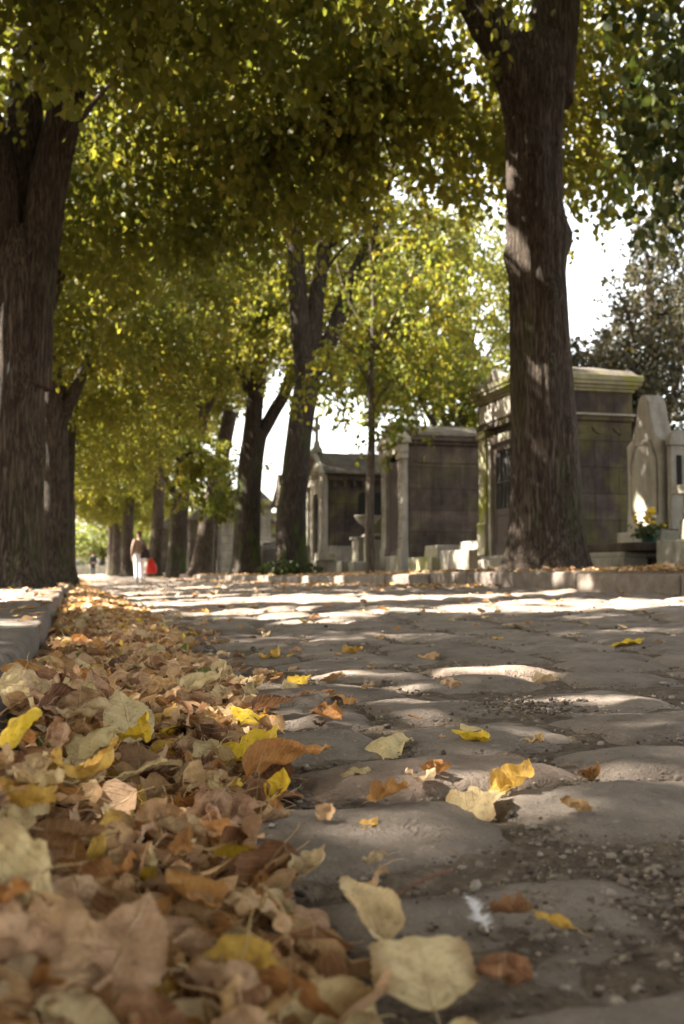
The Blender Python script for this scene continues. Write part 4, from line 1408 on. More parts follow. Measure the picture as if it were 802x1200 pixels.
b.box(.03, .15, .38, .50, .302, 2.30); b.box(.03, .15, Wd - .50, Wd - .38, .302, 2.30); b.box(.03, .15, .50, Wd - .50, 2.16, 2.30)
b.build('door_frame', M['stone_mid'], C1, .012)
dr = MB()
yd0, yd1 = .505, Wd - .505
dr.box(.09, .125, yd0, yd0 + .12, .302, 2.155); dr.box(.09, .125, yd1 - .12, yd1, .302, 2.155)
dr.box(.09, .125, yd0 + .12, yd1 - .12, .302, .46); dr.box(.09, .125, yd0 + .12, yd1 - .12, 2.03, 2.155); dr.box(.09, .125, yd0 + .12, yd1 - .12, .95, 1.07)
dr.box(.10, .118, yd0 + .12, yd1 - .12, .46, .95)
door = dr.build('door', M['door'], C1, .006)
g = MB(); g.box(.108, .114, yd0 + .12, yd1 - .12, 1.07, 2.03); g.build('door_glass', M['dark'], door)
g = MB()
for k in range(1, 5):
    yy = yd0 + .12 + (yd1 - yd0 - .24) * k / 5
    g.box(.094, .104, yy - .008, yy + .008, 1.07, 2.03)
g.box(.094, .104, yd0 + .12, yd1 - .12, 1.5, 1.52)
g.build('door_grille', M['iron'], door)
b = MB()
b.box(-.03, D + .02, .01, Wd - .01, 2.42, 2.50); b.box(-.01, D, .03, Wd - .03, 2.50, 2.88)
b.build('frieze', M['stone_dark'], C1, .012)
b = MB(); b.box(-.03, -.008, .14, Wd - .14, 2.54, 2.84); b.build('frieze_panel', M['stone_pale'], C1, .01)
b = MB(); b.box(-.03, D + .03, -.03, .028, 2.50, 2.53); b.build('ledge', M['stone_pale'], C1, .005)
b = MB(); moulding(b, -.0, D, .02, Wd - .02, 2.88, [(.03, .05), (.07, .05), (.12, .06)])
b.box(-.14, D + .14, -.12, Wd + .12, 3.04, 3.14)
b.build('cornice', M['stone_moss'], C1, .015)
b = MB()
b.box(-.08, D + .10, -.06, Wd + .06, 3.14, 3.24, .1, .1); b.box(.1, D - .1, .14, Wd - .14, 3.24, 3.34, .3, .3)
b.build('roof', M['slate'], C1, .02)
for yy in (-.05, Wd - .27):
    b = MB(); b.prism_x([(yy, 3.145), (yy + .32, 3.145)] + arc(yy + .16, 3.145, .16, 12, 168, 8)[0:], -.13, .10)
    b.build('acroterion', M['stone_mid'], C1, .015)
b = MB(); b.prism_x([(Wd / 2 - .5, 3.142), (Wd / 2 + .5, 3.142), (Wd / 2 + .2, 3.28), (Wd / 2, 3.36), (Wd / 2 - .2, 3.28)], -.12, .02)
b.build('pediment', M['stone_mid'], C1, .015)
b = MB(); b.box(.55, .75, .053, .058, 2.60, 2.76); b.box(.62, .635, .045, .053, 2.60, 2.76); b.box(.68, .695, .045, .053, 2.60, 2.76); b.build('vent', M['dark'], C1)
# carved garlands on the side
b = MB()
for k in range(4):
    xx = .45 + k * .38
    b.prism_y([(xx, 2.32), (xx + .3, 2.32), (xx + .24, 2.24), (xx + .15, 2.20), (xx + .06, 2.24)], .04, .06)
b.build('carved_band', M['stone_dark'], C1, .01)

C1.scale = (1, 1, 1.045)
# --- chapel 2: long brown side wall under a mossy slab roof
gx, gy = 7.0, 21.6
C2 = empty('chapel_tomb', (gx, gy, gz(gx, gy) - .03), 0, label='brown walled chapel tomb with a narrow dark doorway, between the other two chapels', cat='tomb')
D, Wd = 2.9, 1.75
b = MB()
b.box(.12, D, .05, .2, .12, 2.72); b.box(.12, D, Wd - .2, Wd - .05, .12, 2.72); b.box(D - .12, D - .003, .2, Wd - .2, .12, 2.72); b.box(.13, D - .01, .21, Wd - .21, 2.66, 2.72)
b.build('wall', M['stone_brown'], C2, .012)
b = MB(); b.box(-.05, D + .05, -.02, Wd + .02, -.05, .12); b.box(-.04, .119, .44, Wd - .44, .12, .40); b.build('plinth', M['stone_mid'], C2, .015)
for y0 in (0.03, Wd - .40):
    b = MB(); b.box(-.04, .118, y0, y0 + .37, .122, .55); b.box(-.01, .118, y0 + .02, y0 + .35, .55, 2.42); b.box(-.05, .118, y0 - .02, y0 + .39, 2.42, 2.55)
    for k in range(9):
        b.lathe([(.0, .70 + k * .18), (.03, .72 + k * .18), (.035, .78 + k * .18), (.0, .82 + k * .18)], -.012, y0 + .18, 8)
    b.build('pilaster', M['stone_mid'], C2, .01)
b = MB(); b.box(.06, .10, .42, Wd - .42, .402, 2.42); dd = b.build('door', M['door'], C2)
b = MB()
for k in range(4): b.box(.045, .058, .5 + k * .2, .515 + k * .2, .5, 2.4)
b.build('door_grille', M['iron'], dd)
b = MB(); b.box(-.06, .118, -.01, Wd + .01, 2.552, 2.74); b.prism_x([(-.08, 2.742), (Wd + .08, 2.742), (Wd + .08, 2.86), (Wd / 2, 3.26), (-.08, 2.86)], -.10, .16); b.build('pediment', M['stone_mid'], C2, .015)
b = MB(); b.box(.122, D + .05, .0, Wd, 2.722, 2.80); b.box(.165, D + .12, -.07, Wd + .07, 2.80, 2.90); b.build('cornice', M['stone_brown'], C2, .015)
b = MB(); b.prism_x([(-.10, 2.902), (Wd + .10, 2.902), (Wd + .06, 3.0), (Wd / 2, 3.24), (-.06, 3.0)], .166, D + .2); b.build('roof', M['slate'], C2, .02)
b = MB(); b.box(.3, D - .2, .03, .048, 2.34, 2.40); b.build('ledge', M['stone_brown'], C2, .008)

C2.scale = (1, 1, 1.07)
# --- chapel 3: gabled, arched doorway, stone cross
gx, gy = 7.0, 29.3
C3 = empty('chapel_tomb', (gx, gy, gz(gx, gy) - .03), 0, label='gabled chapel tomb with arched doorway and a stone cross on its gable', cat='tomb')
D, Wd = 3.0, 2.0
yc = Wd / 2
b = MB()
b.box(.15, D, .06, .22, .85, 2.95); b.box(.15, D, Wd - .22, Wd - .06, .85, 2.95); b.box(D - .14, D - .003, .22, Wd - .22, .2, 2.95)
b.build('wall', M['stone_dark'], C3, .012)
b = MB(); b.box(.152, D + .04, 0, .221, .1, .848); b.box(.152, D + .04, Wd - .221, Wd, .1, .848); b.box(-.02, D + .06, -.03, Wd + .03, -.05, .1); b.build('plinth', M['stone_mid'], C3, .015)
# facade with an arched opening
b = MB()
ap = arc(yc, 2.1, .36, 180, 0, 12)
outer = [(.0, .1), (.0, 2.95), (yc, 3.62), (Wd, 2.95), (Wd, .1), (yc + .36, .1)]
prof = [(.0, .1), (yc - .36, .1)] + [(y_, z_) for y_, z_ in arc(yc, 2.1, .36, 180, 0, 12)] + [(yc + .36, .1), (Wd, .1), (Wd, 2.95), (yc, 3.62), (0, 2.95)]
b.prism_x(prof, .0, .148)
b.build('facade', M['stone_pale'], C3, .01)
for y0 in (-.02, Wd - .26):
    b = MB(); b.box(-.10, -.003, y0, y0 + .28, .102, .9); b.box(-.06, -.003, y0 + .03, y0 + .25, .9, 2.6, 0, 0); b.box(-.09, -.003, y0, y0 + .28, 2.6, 2.72); b.build('buttress', M['stone_pale'], C3, .012)
b = MB(); b.prism_x([(yc - .355, .6)] + arc(yc, 2.1, .355, 180, 0, 12) + [(yc + .355, .6)], .08, .11); dd = b.build('door', M['dark'], C3)
b = MB(); b.box(.06, .13, yc - .355, yc + .355, .102, .598); b.build('door_panel', M['stone_brown'], dd)
b = MB()
for k in range(-2, 3): b.box(.06, .075, yc + k * .13 - .01, yc + k * .13 + .01, .6, 2.3)
b.build('door_grille', M['iron'], dd)
b = MB(); b.prism_x([(-.16, 2.86), (-.16, 3.0), (yc, 3.80), (Wd + .16, 3.0), (Wd + .16, 2.86), (yc, 3.65)], -.14, .02); b.build('gable_moulding', M['stone_pale'], C3, .015)
b = MB()
for t_ in (-.28, 0, .28): b.lathe([(0, 2.88), (.08, 2.9), (.10, 3.0), (.06, 3.1), (0, 3.14)], -.01, yc + t_, 10)
b.build('carved_tympanum', M['stone_pale'], C3)
b = MB(); b.prism_x([(-.13, 2.96), (-.13, 3.02), (yc, 3.72), (Wd + .13, 3.02), (Wd + .13, 2.96), (yc, 3.62)], .022, D + .15); b.build('roof', M['slate'], C3, .02)
b = MB(); b.box(.15, D + .03, -.03, .058, 2.78, 2.94)
for k in range(9): b.box(.3 + k * .3, .42 + k * .3, -.01, .058, 2.6, 2.779)
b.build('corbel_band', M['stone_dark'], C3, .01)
for xx in (1.1, 1.55):
    b = MB(); b.prism_y([(xx, 1.7)] + [(xx + .16 + .16 * math.cos(R(180 - k * 18)), 2.3 + .16 * math.sin(R(k * 18))) for k in range(11)] + [(xx + .32, 1.7)], .045, .058); b.build('window', M['dark'], C3)
b = MB()
b.box(-.12, .20, yc - .18, yc + .18, 3.70, 3.86, .03, .03); b.box(-.06, .14, yc - .11, yc + .11, 3.86, 4.06, .03, .03)
b.box(-.01, .09, yc - .055, yc + .055, 4.06, 4.72); b.box(-.008, .088, yc - .24, yc - .056, 4.40, 4.52); b.box(-.008, .088, yc + .056, yc + .24, 4.40, 4.52)
for yy, zz in ((yc - .24, 4.46), (yc + .24, 4.46)): b.box(-.02, .10, yy - .05, yy + .05, zz - .09, zz + .09)
b.box(-.02, .10, yc - .09, yc + .09, 4.72, 4.80)
b.build('cross', M['stone_mid'], C3, .012)

# --- chapel 4: pale block walls, far behind T4
gx, gy = 6.1, 45.0
C4 = empty('chapel_tomb', (gx, gy, gz(gx, gy) - .03), 0, label='pale block walled tomb with a flat cornice seen between two trunks', cat='tomb')
D, Wd = 2.3, 2.2
b = MB(); b.box(0, D, 0, Wd, .25, 2.9); b.build('wall', M['stone_block'], C4, .015)
b = MB(); b.box(-.08, D + .08, -.08, Wd + .08, -.05, .25); b.build('plinth', M['stone_mid'], C4, .015)
b = MB(); moulding(b, 0, D, 0, Wd, 2.9, [(.05, .08), (.12, .08), (.2, .1)]); b.build('cornice', M['stone_mid'], C4, .012)
b = MB(); b.box(-.1, D + .1, -.1, Wd + .1, 3.16, 3.75, .5, .55); b.build('roof', M['slate'], C4, .02)
b = MB(); b.box(-.02, -.003, .6, 1.6, .4, 2.3); b.build('door', M['door'], C4)
b = MB(); b.box(D + .003, D + .25, -.02, .12, .25, 2.75); b.lathe([(0, 2.1), (.13, 2.15), (.15, 2.4), (.0, 2.6)], D + .12, .02, 10); b.build('scroll_pilaster', M['stone_moss'], C4, .02)

# --- chapel 5: stepped dark tomb with railings, left of chapel 3
gx, gy = 6.7, 33.6
C5 = empty('stepped_tomb', (gx, gy, gz(gx, gy) - .03), 0, label='dark stepped tomb with curved roof, half hidden between mossy trunk and gabled chapel', cat='tomb')
b = MB(); z = -.05
for out, h in ((.0, .9), (-.06, .45), (.05, .12), (-.06, .35), (.05, .12), (-.08, .45), (.06, .14)):
    b.box(-out, 2.2 + out, -out, 2.0 + out, z, z + h); z += h
b.build('body', M['stone_brown'], C5, .015)
b = MB(); b.prism_x([(-.08, z), (2.08, z), (1.8, z + .22), (1.3, z + .55), (1.15, z + .95), (.85, z + .95), (.7, z + .55), (.2, z + .22)], -.05, 2.2); b.build('roof', M['slate'], C5, .015)
rl = empty('iron_railing', (6.3, 33.0, gz(6.3, 33)), 0, label='spiked iron railing in front of the dark stepped tomb', cat='railing')
for k in range(16):
    b = MB(); yy = k * .16
    b.tube([(0, yy, 0), (0, yy, .95)], [.012, .012], 6); b.lathe([(.001, .95), (.025, 1.0), (.001, 1.1)], 0, yy, 6)
    b.build('bar', M['iron'], rl)
for zz in (.2, .85):
    b = MB(); b.box(-.012, .012, -.05, 2.45, zz, zz + .03); b.build('rail', M['iron'], rl)

# --- stele with pointed top at the right
gx, gy = 6.95, 11.15
zb = gz(gx, gy)
SL = empty('grave_stele', (gx, gy, zb + .30), 0, label='tall pale stele with a tapering top and recessed panel beyond the big trunk', cat='gravestone')
def stele_prof(y0, y1, k=0.0):
    m = (y0 + y1) / 2; h = (y1 - y0) / 2
    return [(y0 + k, .16), (y1 - k, .16), (y1 - k - .03, .5), (y1 - k - .03, 1.15), (y1 - k - .02, 1.28), (m + h * .62 - k, 1.36), (m + h * .44 - k, 1.55), (m + h * .28 - k, 1.80), (m + h * .10, 1.90), (m - h * .10, 1.90), (m - h * .28 + k, 1.80), (m - h * .44 + k, 1.55), (m - h * .62 + k, 1.36), (y0 + k + .02, 1.28), (y0 + k + .03, 1.15), (y0 + k + .03, .5)]
b = MB(); b.prism_x(stele_prof(0, .86), 0, .26); b.build('body', M['stone_mid'], SL, .018)
b = MB(); b.prism_x([(.16, .42), (.70, .42), (.70, 1.05), (.58, 1.26), (.28, 1.26), (.16, 1.05)], -.012, -.003); b.build('panel', M['stone_pale'], SL, .006)
b = MB()
for q in ([(.11, .37), (.16, .37), (.16, 1.05), (.11, 1.05)], [(.70, .37), (.75, .37), (.75, 1.05), (.70, 1.05)]): b.prism_x(q, -.022, -.003)
b.prism_x([(.11, 1.052), (.16, 1.052), (.28, 1.262), (.25, 1.30)], -.022, -.003); b.prism_x([(.70, 1.052), (.75, 1.052), (.61, 1.30), (.58, 1.262)], -.022, -.003); b.prism_x([(.25, 1.30), (.28, 1.262), (.58, 1.262), (.61, 1.30)], -.022, -.003)
b.build('panel_border', M['stone_mid'], SL, .006)
b = MB(); b.box(-.10, .5, -.08, .94, .0, .16); b.build('base', M['stone_mid'], SL, .015)
b = MB(); b.box(.06, .30, -.09, -.003, .162, 1.2); b.prism_y([(.04, 1.2), (.32, 1.2)] + [(.18 + .14 * math.cos(R(a)), 1.26 + .14 * math.sin(R(a))) for a in range(0, 181, 20)], -.11, -.003); b.build('pilaster', M['stone_mid'], SL, .012)
b = MB(); b.box(.14, .21, -.098, -.092, .7, 1.08); b.build('niche', M['dark'], SL)
# ledger slab the stele stands on
SB = empty('grave_slab', (5.95, 10.2, gz(6, 10.5)), 0, label='long raised grave slab with pale kerb block under the stele', cat='tomb')
b = MB(); b.box(.05, 2.6, .0, 3.2, .20, .30); b.build('ledger', M['stone_brown'], SB, .012)
b = MB(); b.box(.0, .30, .15, 1.3, -.05, .13); b.box(.04, .9, .2, 1.35, .13, .198); b.build('kerb_block', M['stone_pale'], SB, .02)
b = MB(); b.box(.31, 2.5, .12, 3.1, -.05, .128); b.build('base', M['stone_dark'], SB, .015)
# flowers
fp = Vector((6.62, 10.93, SB.location.z + .302))
FP = empty('flower_pot', fp, 0, label='dark green pot of yellow and white flowers in front of the stele', cat='flower pot')
M['pot'] = simple('green_pot', (.03, .075, .06), .4)
M['yellow_fl'] = simple('yellow_petals', (.72, .50, .03), .7, .15, 40)
M['white_fl'] = simple('white_petals', (.7, .68, .62), .7, .1, 40)
b = MB(); b.lathe([(.07, 0), (.085, .02), (.115, .14), (.12, .15), (.105, .15), (.10, .13)], 0, 0, 18); b.build('pot', M['pot'], FP, smooth=True)
V, Fq = crown_geo([(0, 0, .20, .16, .16, .07, 20)], 401, 11, .06, -.2, None, False, .12)
fast_mesh('foliage', V, Fq, M['crown_dark'], FP)
q = random.Random(9)
for k in range(34):
    a, rr_ = q.uniform(0, 6.28), q.uniform(.02, .2)
    c = Vector((rr_ * math.cos(a), rr_ * math.sin(a), .33 + q.uniform(-.09, .12) - rr_ * .3))
    b = MB(); mt = 'white_fl' if (k % 5 == 0) else 'yellow_fl'
    for m in range(9):
        t = m / 9 * 6.28
        d1 = Vector((math.cos(t), math.sin(t), .5)) * .042; s1 = Vector((-math.sin(t), math.cos(t), 0)) * .014
        b.add([c, c + d1 * .6 + s1, c + d1, c + d1 * .6 - s1], [(0, 1, 2, 3)])
    b.lathe([(.006, c.z - .006), (.026, c.z + .004), (.024, c.z + .018), (.010, c.z + .030), (.002, c.z + .031)], c.x, c.y, 9)
    b.build('flower', M[mt], FP)

# --- right-hand tomb cut by the frame
RT = empty('pedestal_tomb', (5.95, 8.35, gz(6, 9)), 0, label='pale stepped tomb cut off by the right edge of the picture', cat='tomb')
b = MB(); b.box(0, 1.6, 0, 1.35, -.05, .30); b.build('base', M['stone_pale'], RT, .02)
b = MB(); b.box(.16, 1.45, .12, 1.2, .30, .52, .02, .02); b.box(.2, 1.4, .16, 1.16, .52, .78); b.build('body', M['stone_pale'], RT, .015)
b = MB(); b.box(.12, 1.5, .08, 1.24, .78, .88); b.build('cap', M['stone_pale'], RT, .015)

# --- stone blocks between chapels 1 and 2
def block_tomb(X, Y, dims, label, mats=('stone_pale',), top=None):
    o = empty('low_tomb', (X, Y, gz(X, Y) - .03), 0, label=label, cat='tomb')
    b = MB(); b.box(0, dims[0], 0, dims[1], 0, dims[2]); b.build('base', M[mats[0]], o, .018)
    if top:
        b = MB(); x0, x1, y0, y1, h = top; b.box(x0, x1, y0, y1, dims[2] + .002, dims[2] + h, .02, .02); b.build('headblock', M[mats[-1]], o, .015)
    return o


block_tomb(7.0, 17.75, (.9, 1.5, .46), 'low tomb with pale square block and smaller block on top, beside the mossy pilaster', ('stone_pale', 'stone_pale'), (.12, .8, -.15, .8, .16))
block_tomb(6.9, 19.5, (1.2, 1.5, .36), 'low mossy green tomb block in front of the brown chapel wall', ('stone_moss', 'stone_mid'), (.15, 1.2, .1, .9, .24))
block_tomb(7.95, 18.2, (1.6, 1.2, .52), 'dark grave slab edge behind the pale square block', ('stone_dark',))
# --- in front of chapel 3: pedestal with urn, small blocks
pu = empty('urn_pedestal', (7.0, 25.4, gz(6.5, 25.4) - .03), 0, label='square grave pedestal with moulded foot near the slender young tree', cat='pedestal')
b = MB(); b.box(-.05, .75, -.05, .65, 0, .38, .03, .03); b.build('foot', M['stone_pale'], pu, .015)
b = MB(); b.box(0, .7, 0, .6, .38, .92); b.build('shaft', M['stone_mid'], pu, .015)
b = MB(); b.box(-.05, .75, -.05, .65, .92, .99); b.build('cap', M['stone_mid'], pu, .012)
ur = empty('stone_urn', (7.35, 25.75, pu.location.z + .992), 0, label='pale stone urn with a wide bowl standing on the pedestal', cat='urn')
b = MB(); b.lathe([(.16, 0), (.16, .04), (.07, .08), (.06, .22), (.12, .28)], 0, 0, 18); b.build('foot', M['stone_mid'], ur, smooth=True)
b = MB(); b.lathe([(.10, .281), (.22, .36), (.30, .46), (.34, .54), (.36, .56), (.30, .56), (.2, .48)], 0, 0, 22); b.build('bowl', M['stone_pale'], ur, smooth=True)
block_tomb(6.3, 27.2, (.7, .55, .40), 'small pale grave block at the corner of the gabled chapel', ('stone_pale', 'stone_pale'), (.0, .5, -.3, .2, .2))
block_tomb(6.35, 24.6, (.6, .5, .34), 'small rounded grave block left of the young tree', ('stone_mid',))
block_tomb(6.2, 22.9, (.5, .5, .32), 'little stone block at the foot of the young tree', ('stone_pale',))
w3 = empty('grave_arch', (7.1, 24.4, gz(7, 24.4) - .03), 0, label='white carved grave front with a small arch, right of the young tree', cat='gravestone')
b = MB(); b.prism_x([(0, 0), (.22, 0)] + arc(.40, .32, .18, 180, 0, 8) + [(.58, 0), (.85, 0), (.85, .85), (.7, .95), (.15, .95), (0, .85)], 0, .25); b.build('front', M['stone_pale'], w3, .012)
b = MB(); b.box(-.03, .28, -.03, .88, .952, 1.02); b.build('cap', M['stone_pale'], w3, .01)
# --- round T4: sarcophagus, gate posts, stones
sg = empty('sarcophagus', (6.4, 37.2, gz(6.4, 37) - .02), 0, label='grey sarcophagus with curved sides between the dark and the mossy trunk', cat='tomb')
b = MB(); b.box(0, 2.0, 0, 1.0, 0, .35); b.build('base', M['stone_mid'], sg, .02)
b = MB(); b.prism_x([(.15, .352), (.85, .352), (.98, .85), (.9, 1.0), (.1, 1.0), (.02, .85)], .1, 1.9); b.build('chest', M['stone_block'], sg, .02)
b = MB(); b.prism_x([(-.02, 1.002), (1.02, 1.002), (.8, 1.15), (.5, 1.22), (.2, 1.15)], .0, 2.0); b.build('lid', M['stone_block'], sg, .02)
for k, (px, Y) in enumerate(((249, 41.5), (257, 40.2))):
    o = empty('gate_post', (x_at(px, Y), Y, gz(6, Y) - .02), 0, label=['left slim pale stone post beside the pale walled tomb', 'right slim pale stone post beside the pale walled tomb'][k], cat='post', group='pale gate posts by the pale walled tomb')
    b = MB(); b.box(-.09, .09, -.09, .09, 0, 1.85); b.build('shaft', M['stone_pale'], o, .015)
    b = MB(); b.box(-.12, .12, -.12, .12, 1.852, 1.95, .03, .03); b.build('cap', M['stone_pale'], o, .01)
rs = MB()
ivv, ivf = ico()
o = mesh_obj('boulder', [tuple(np.array(p) * np.array((.32, .3, .3)) * (1 + .12 * math.sin(i * 2.3))) for i, p in enumerate(ivv)], [tuple(map(int, t)) for t in ivf], M['stone_pale'], None, True)
o.location = (x_at(317, 30.3), 30.3, gz(5, 30.3) + .17)
sm = o.modifiers.new('sub', 'SUBSURF'); sm.levels = 2; sm.render_levels = 2
tag(o, 'rounded pale stone lying between the dark trunk and the ivy', 'stone')
# dark tomb walls further along the right row
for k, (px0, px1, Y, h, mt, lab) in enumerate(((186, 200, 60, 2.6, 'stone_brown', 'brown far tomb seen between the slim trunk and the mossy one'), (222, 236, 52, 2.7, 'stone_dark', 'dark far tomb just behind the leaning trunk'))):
    x0, x1 = x_at(px0, Y), x_at(px1, Y)
    o = empty('chapel_tomb', (x0, Y, gz(6, Y) - .03), 0, label=lab, cat='tomb')
    b = MB(); b.box(0, x1 - x0 + .8, 0, 2, 0, h); b.build('wall', M[mt], o, .02)
    b = MB(); b.prism_y([(-.15, h + .002), (x1 - x0 + .95, h + .002), ((x1 - x0 + .8) / 2, h + .8)], -.1, 2.1); b.build('roof', M['slate'], o, .02)

# ------------------------------------------------------------------ far end of the avenue and beyond
b = MB(); b.box(-14, 24, 0, .5, -.5, 1.0)
lw = b.build('wall', M['wall_far'], None, .03); lw.name = 'low_wall'
lw.location = (0, 116, gz(1, 116))
tag(lw, 'low stone wall across the far end of the avenue', 'wall')
def building(X, Y, wx, wy, h, wall, label, floors, cols, roof='zinc', z=-.4):
    o = empty('apartment_building', (X, Y, z), 0, label=label, cat='building')
    b = MB(); b.box(0, wx, 0, wy, 0, h); b.build('wall', M[wall], o)
    b = MB(); b.box(-.3, wx + .3, -.3, wy + .3, h + .003, h + 2.2, 1.2, 1.2); b.build('roof', M[roof], o)
    for i in range(floors):
        for j in range(cols):
            x0 = wx * (j + .3) / cols
            z0 = h * (i + .3) / floors
            b = MB(); b.box(x0, x0 + wx / cols * .4, -.06, -.003, z0, z0 + h / floors * .5); b.build('window', M['far_glass'], o)
    return o
building(42, 75, 12, 10, 8.0, 'brick_far', 'orange brick building far behind the stele', 3, 4)
building(25, 96, 16, 10, 10.5, 'cream_wall', 'cream apartment block far behind the gabled chapel', 3, 5)
building(-4, 150, 9, 8, 5.0, 'cream_wall', 'white house beyond the low wall at the avenue end', 2, 3)

# ------------------------------------------------------------------ people
M['skin'] = simple('skin', (.45, .27, .19), .6, .05)
M['hair'] = simple('brown_hair', (.09, .045, .022), .6)
M['cardigan'] = simple('beige_brown_knit', (.23, .15, .112), .95, .12, 30)
M['white_cloth'] = simple('white_trousers', (.82, .83, .86), .9, .03)
M['shoe'] = simple('blue_shoe', (.12, .17, .22), .7)
M['bagd'] = simple('dark_bag_cloth', (.035, .018, .02), .7)
M['red'] = simple('red_plastic', (.62, .03, .02), .35, .1)
M['navy'] = simple('dark_coat', (.025, .027, .035), .9)
M['navy2'] = simple('dark_trousers', (.03, .03, .035), .9)


def skin_body(name, joints, edges, mat, parent, root=0, sub=2):
    me = bpy.data.meshes.new(name)
    me.from_pydata([j[:3] for j in joints], edges, [])
    o = bpy.data.objects.new(name, me)
    COL.objects.link(o)
    o.parent = parent
    me.materials.append(mat)
    m = o.modifiers.new('skin', 'SKIN')
    m.use_smooth_shade = True
    sv = me.skin_vertices[0].data
    for i, j in enumerate(joints):
        rx = j[3]; ry = j[4] if len(j) > 4 else j[3]
        sv[i].radius = (rx, ry)
        sv[i].use_root = (i == root)
    s_ = o.modifiers.new('sub', 'SUBSURF'); s_.levels = sub; s_.render_levels = sub
    return o


def person(X, Y, z, h, label, top, bottom, hairm, swing, seed, legs_col=None, shoe='shoe'):
    o = empty('person', (X, Y, z), 0, label=label, cat='person')
    s = h / 1.72
    o.scale = (s, s, s)
    # body walks towards +y; x to the right; swing: stride
    J = [(0, 0, .95, .13, .10), (0, .0, 1.15, .12, .09), (0, 0, 1.34, .15, .09), (0, .01, 1.46, .07, .06), (0, .015, 1.53, .05, .05), (0, .02, 1.60, .075, .085), (0, .02, 1.68, .06, .07),
         (-.17, 0, 1.40, .05), (-.22, -.04, 1.13, .042), (-.22, swing * .3, .90, .033), (-.22, swing * .35, .82, .03),
         (.17, 0, 1.40, .05), (.23, .02, 1.13, .042), (.24, .04, .90, .033), (.24, .05, .82, .03),
         (-.09, 0, .88, .085), (-.09, -swing * .4, .50, .06), (-.09, -swing, .09, .04), (-.09, -swing + .12, .035, .033),
         (.09, 0, .88, .085), (.09, swing * .55, .50, .06), (.09, swing * .5, .09, .04), (.09, swing * .5 + .13, .035, .033)]
    E = [(0, 1), (1, 2), (2, 3), (3, 4), (4, 5), (5, 6), (2, 7), (7, 8), (8, 9), (9, 10), (2, 11), (11, 12), (12, 13), (13, 14), (0, 15), (15, 16), (16, 17), (17, 18), (0, 19), (19, 20), (20, 21), (21, 22)]
    skin_body('body', J, E, M['skin'], o)

    def part(name, idx, grow, mat, extra=()):
        mp = {i: k for k, i in enumerate(idx)}
        jj = [tuple(J[i][:3]) + tuple(r_ + grow for r_ in J[i][3:]) for i in idx]
        ee = [(mp[a], mp[b_]) for a, b_ in E if a in mp and b_ in mp]
        return skin_body(name, jj, ee, mat, o)
    part('cardigan' if top == 'cardigan' else 'coat', [0, 1, 2, 3, 7, 8, 9, 11, 12, 13], .03, M[top])
    part('trousers', [0, 15, 16, 17, 19, 20, 21], .024, M[bottom])
    for idx in ((17, 18), (21, 22)):
        a, b_ = J[idx[0]], J[idx[1]]
        skin_body('shoe', [(a[0], a[1] - .03, .05, .045), (a[0], a[1] + .06, .045, .046), (b_[0], b_[1], .035, .04)], [(0, 1), (1, 2)], M[shoe], o, 0)
    skin_body('hair', [(0, -.005, 1.57, .082, .07), (0, -.005, 1.65, .088, .085), (0, .01, 1.70, .06, .065)], [(0, 1), (1, 2)], M[hairm], o, 1)
    for sx in (-1, 1):     # hands with fingers
        hx, hy, hz = (J[10] if sx < 0 else J[14])[:3]
        hj = [(hx, hy, hz + .02, .026, .018), (hx, hy + .01, hz - .045, .03, .016)]
        he = [(0, 1)]
        for k in range(4):
            fy = hy + .025 - .017 * k
            hj += [(hx, fy, hz - .09, .0085), (hx - sx * .012, fy, hz - .12 - .006 * (1 - abs(k - 1.2) / 2), .0075)]
            n_ = len(hj); he += [(1, n_ - 2), (n_ - 2, n_ - 1)]
        hj += [(hx - sx * .012, hy + .04, hz - .03, .01), (hx - sx * .02, hy + .055, hz - .065, .008)]
        n_ = len(hj); he += [(0, n_ - 2), (n_ - 2, n_ - 1)]
        skin_body('hand', hj, he, M['skin'], o, 0, 1)
    return o


YA = 36.0; XA = x_at(163, YA); zA = float(zr(XA, YA)) + .012
person(XA, YA, zA, 1.70, 'person in beige brown cardigan and white trousers walking away up the road', 'cardigan', 'white_cloth', 'hair', .22, 1)
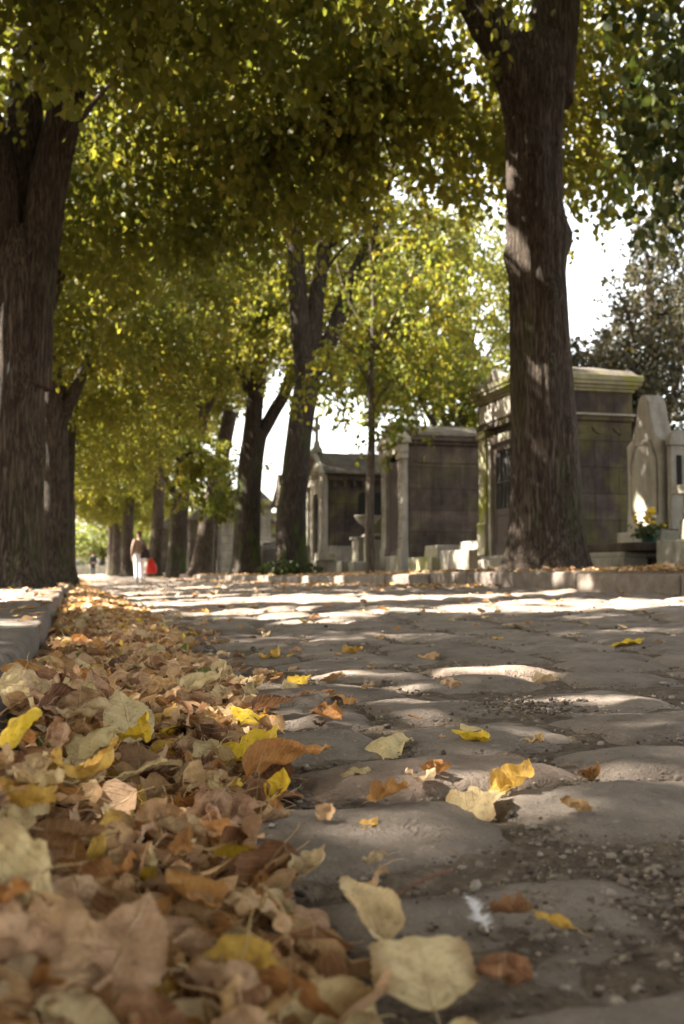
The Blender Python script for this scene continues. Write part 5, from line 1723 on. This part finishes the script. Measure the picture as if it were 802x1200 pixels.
# shoulder bag and red bag
sb = empty('shoulder_bag', (XA + .22, YA - .12, zA + .86), 0, label='dark slouchy bag hanging at the walker\'s right hip', cat='bag')
b = MB(); b.box(-.20, .16, -.09, .05, -.06, .24, .05, .02); o = b.build('pouch', M['bagd'], sb, .04); o.modifiers['bevel'].segments = 4
b = MB(); b.tube([(-.1, -.03, .22), (-.14, -.07, .42), (-.16, -.03, .58), (-.14, .06, .60), (-.06, .10, .40), (.05, .04, .22)], [.014] * 6, 8); b.build('strap', M['bagd'], sb, smooth=True)
rb = empty('carrier_bag', (XA + .42, YA + .02, zA + .28), 0, label='bright red plastic carrier bag held in the walker\'s right hand', cat='bag')
b = MB()
prof = [(.10, .0), (.15, .02), (.165, .14), (.15, .26), (.11, .38), (.05, .48), (.025, .53)]
vs, fs = [], []
for r_, z_ in prof:
    for k in range(20):
        a = k / 20 * 6.28318
        rr_ = r_ * (1 + .10 * math.sin(3 * a + z_ * 9) + .06 * math.sin(7 * a))
        vs.append((rr_ * 1.15 * math.cos(a), rr_ * .7 * math.sin(a), z_))
for i in range(len(prof) - 1):
    for k in range(20): fs.append((i * 20 + k, i * 20 + (k + 1) % 20, (i + 1) * 20 + (k + 1) % 20, (i + 1) * 20 + k))
fs.append(tuple(range(19, -1, -1))); b.add(vs, fs); b.build('sack', M['red'], rb, smooth=True)
b = MB(); b.tube([(-.02, 0, .51), (-.10, .01, .58), (-.17, .02, .60)], [.02, .014, .012], 8); b.build('handle', M['red'], rb, smooth=True)
YB = 78.0; XB = x_at(109, YB); zB = float(zr(XB, YB)) + .012
person(XB, YB, zB, 1.74, 'distant person in dark clothes walking near the end of the avenue', 'navy', 'navy2', 'hair', .15, 2, shoe='navy2')

# ------------------------------------------------------------------ render settings
scene.view_settings.view_transform = 'Standard'
scene.view_settings.look = 'None'
scene.view_settings.exposure = 3.25
scene.view_settings.gamma = 1.0
scene.view_settings.use_curve_mapping = False
scene.render.engine = 'CYCLES'
cy = scene.cycles
cy.max_bounces = 10
cy.diffuse_bounces = 7
cy.transmission_bounces = 7
cy.glossy_bounces = 2
cy.caustics_reflective = False
cy.caustics_refractive = False
cy.use_denoising = True
cy.sample_clamp_indirect = 6.0
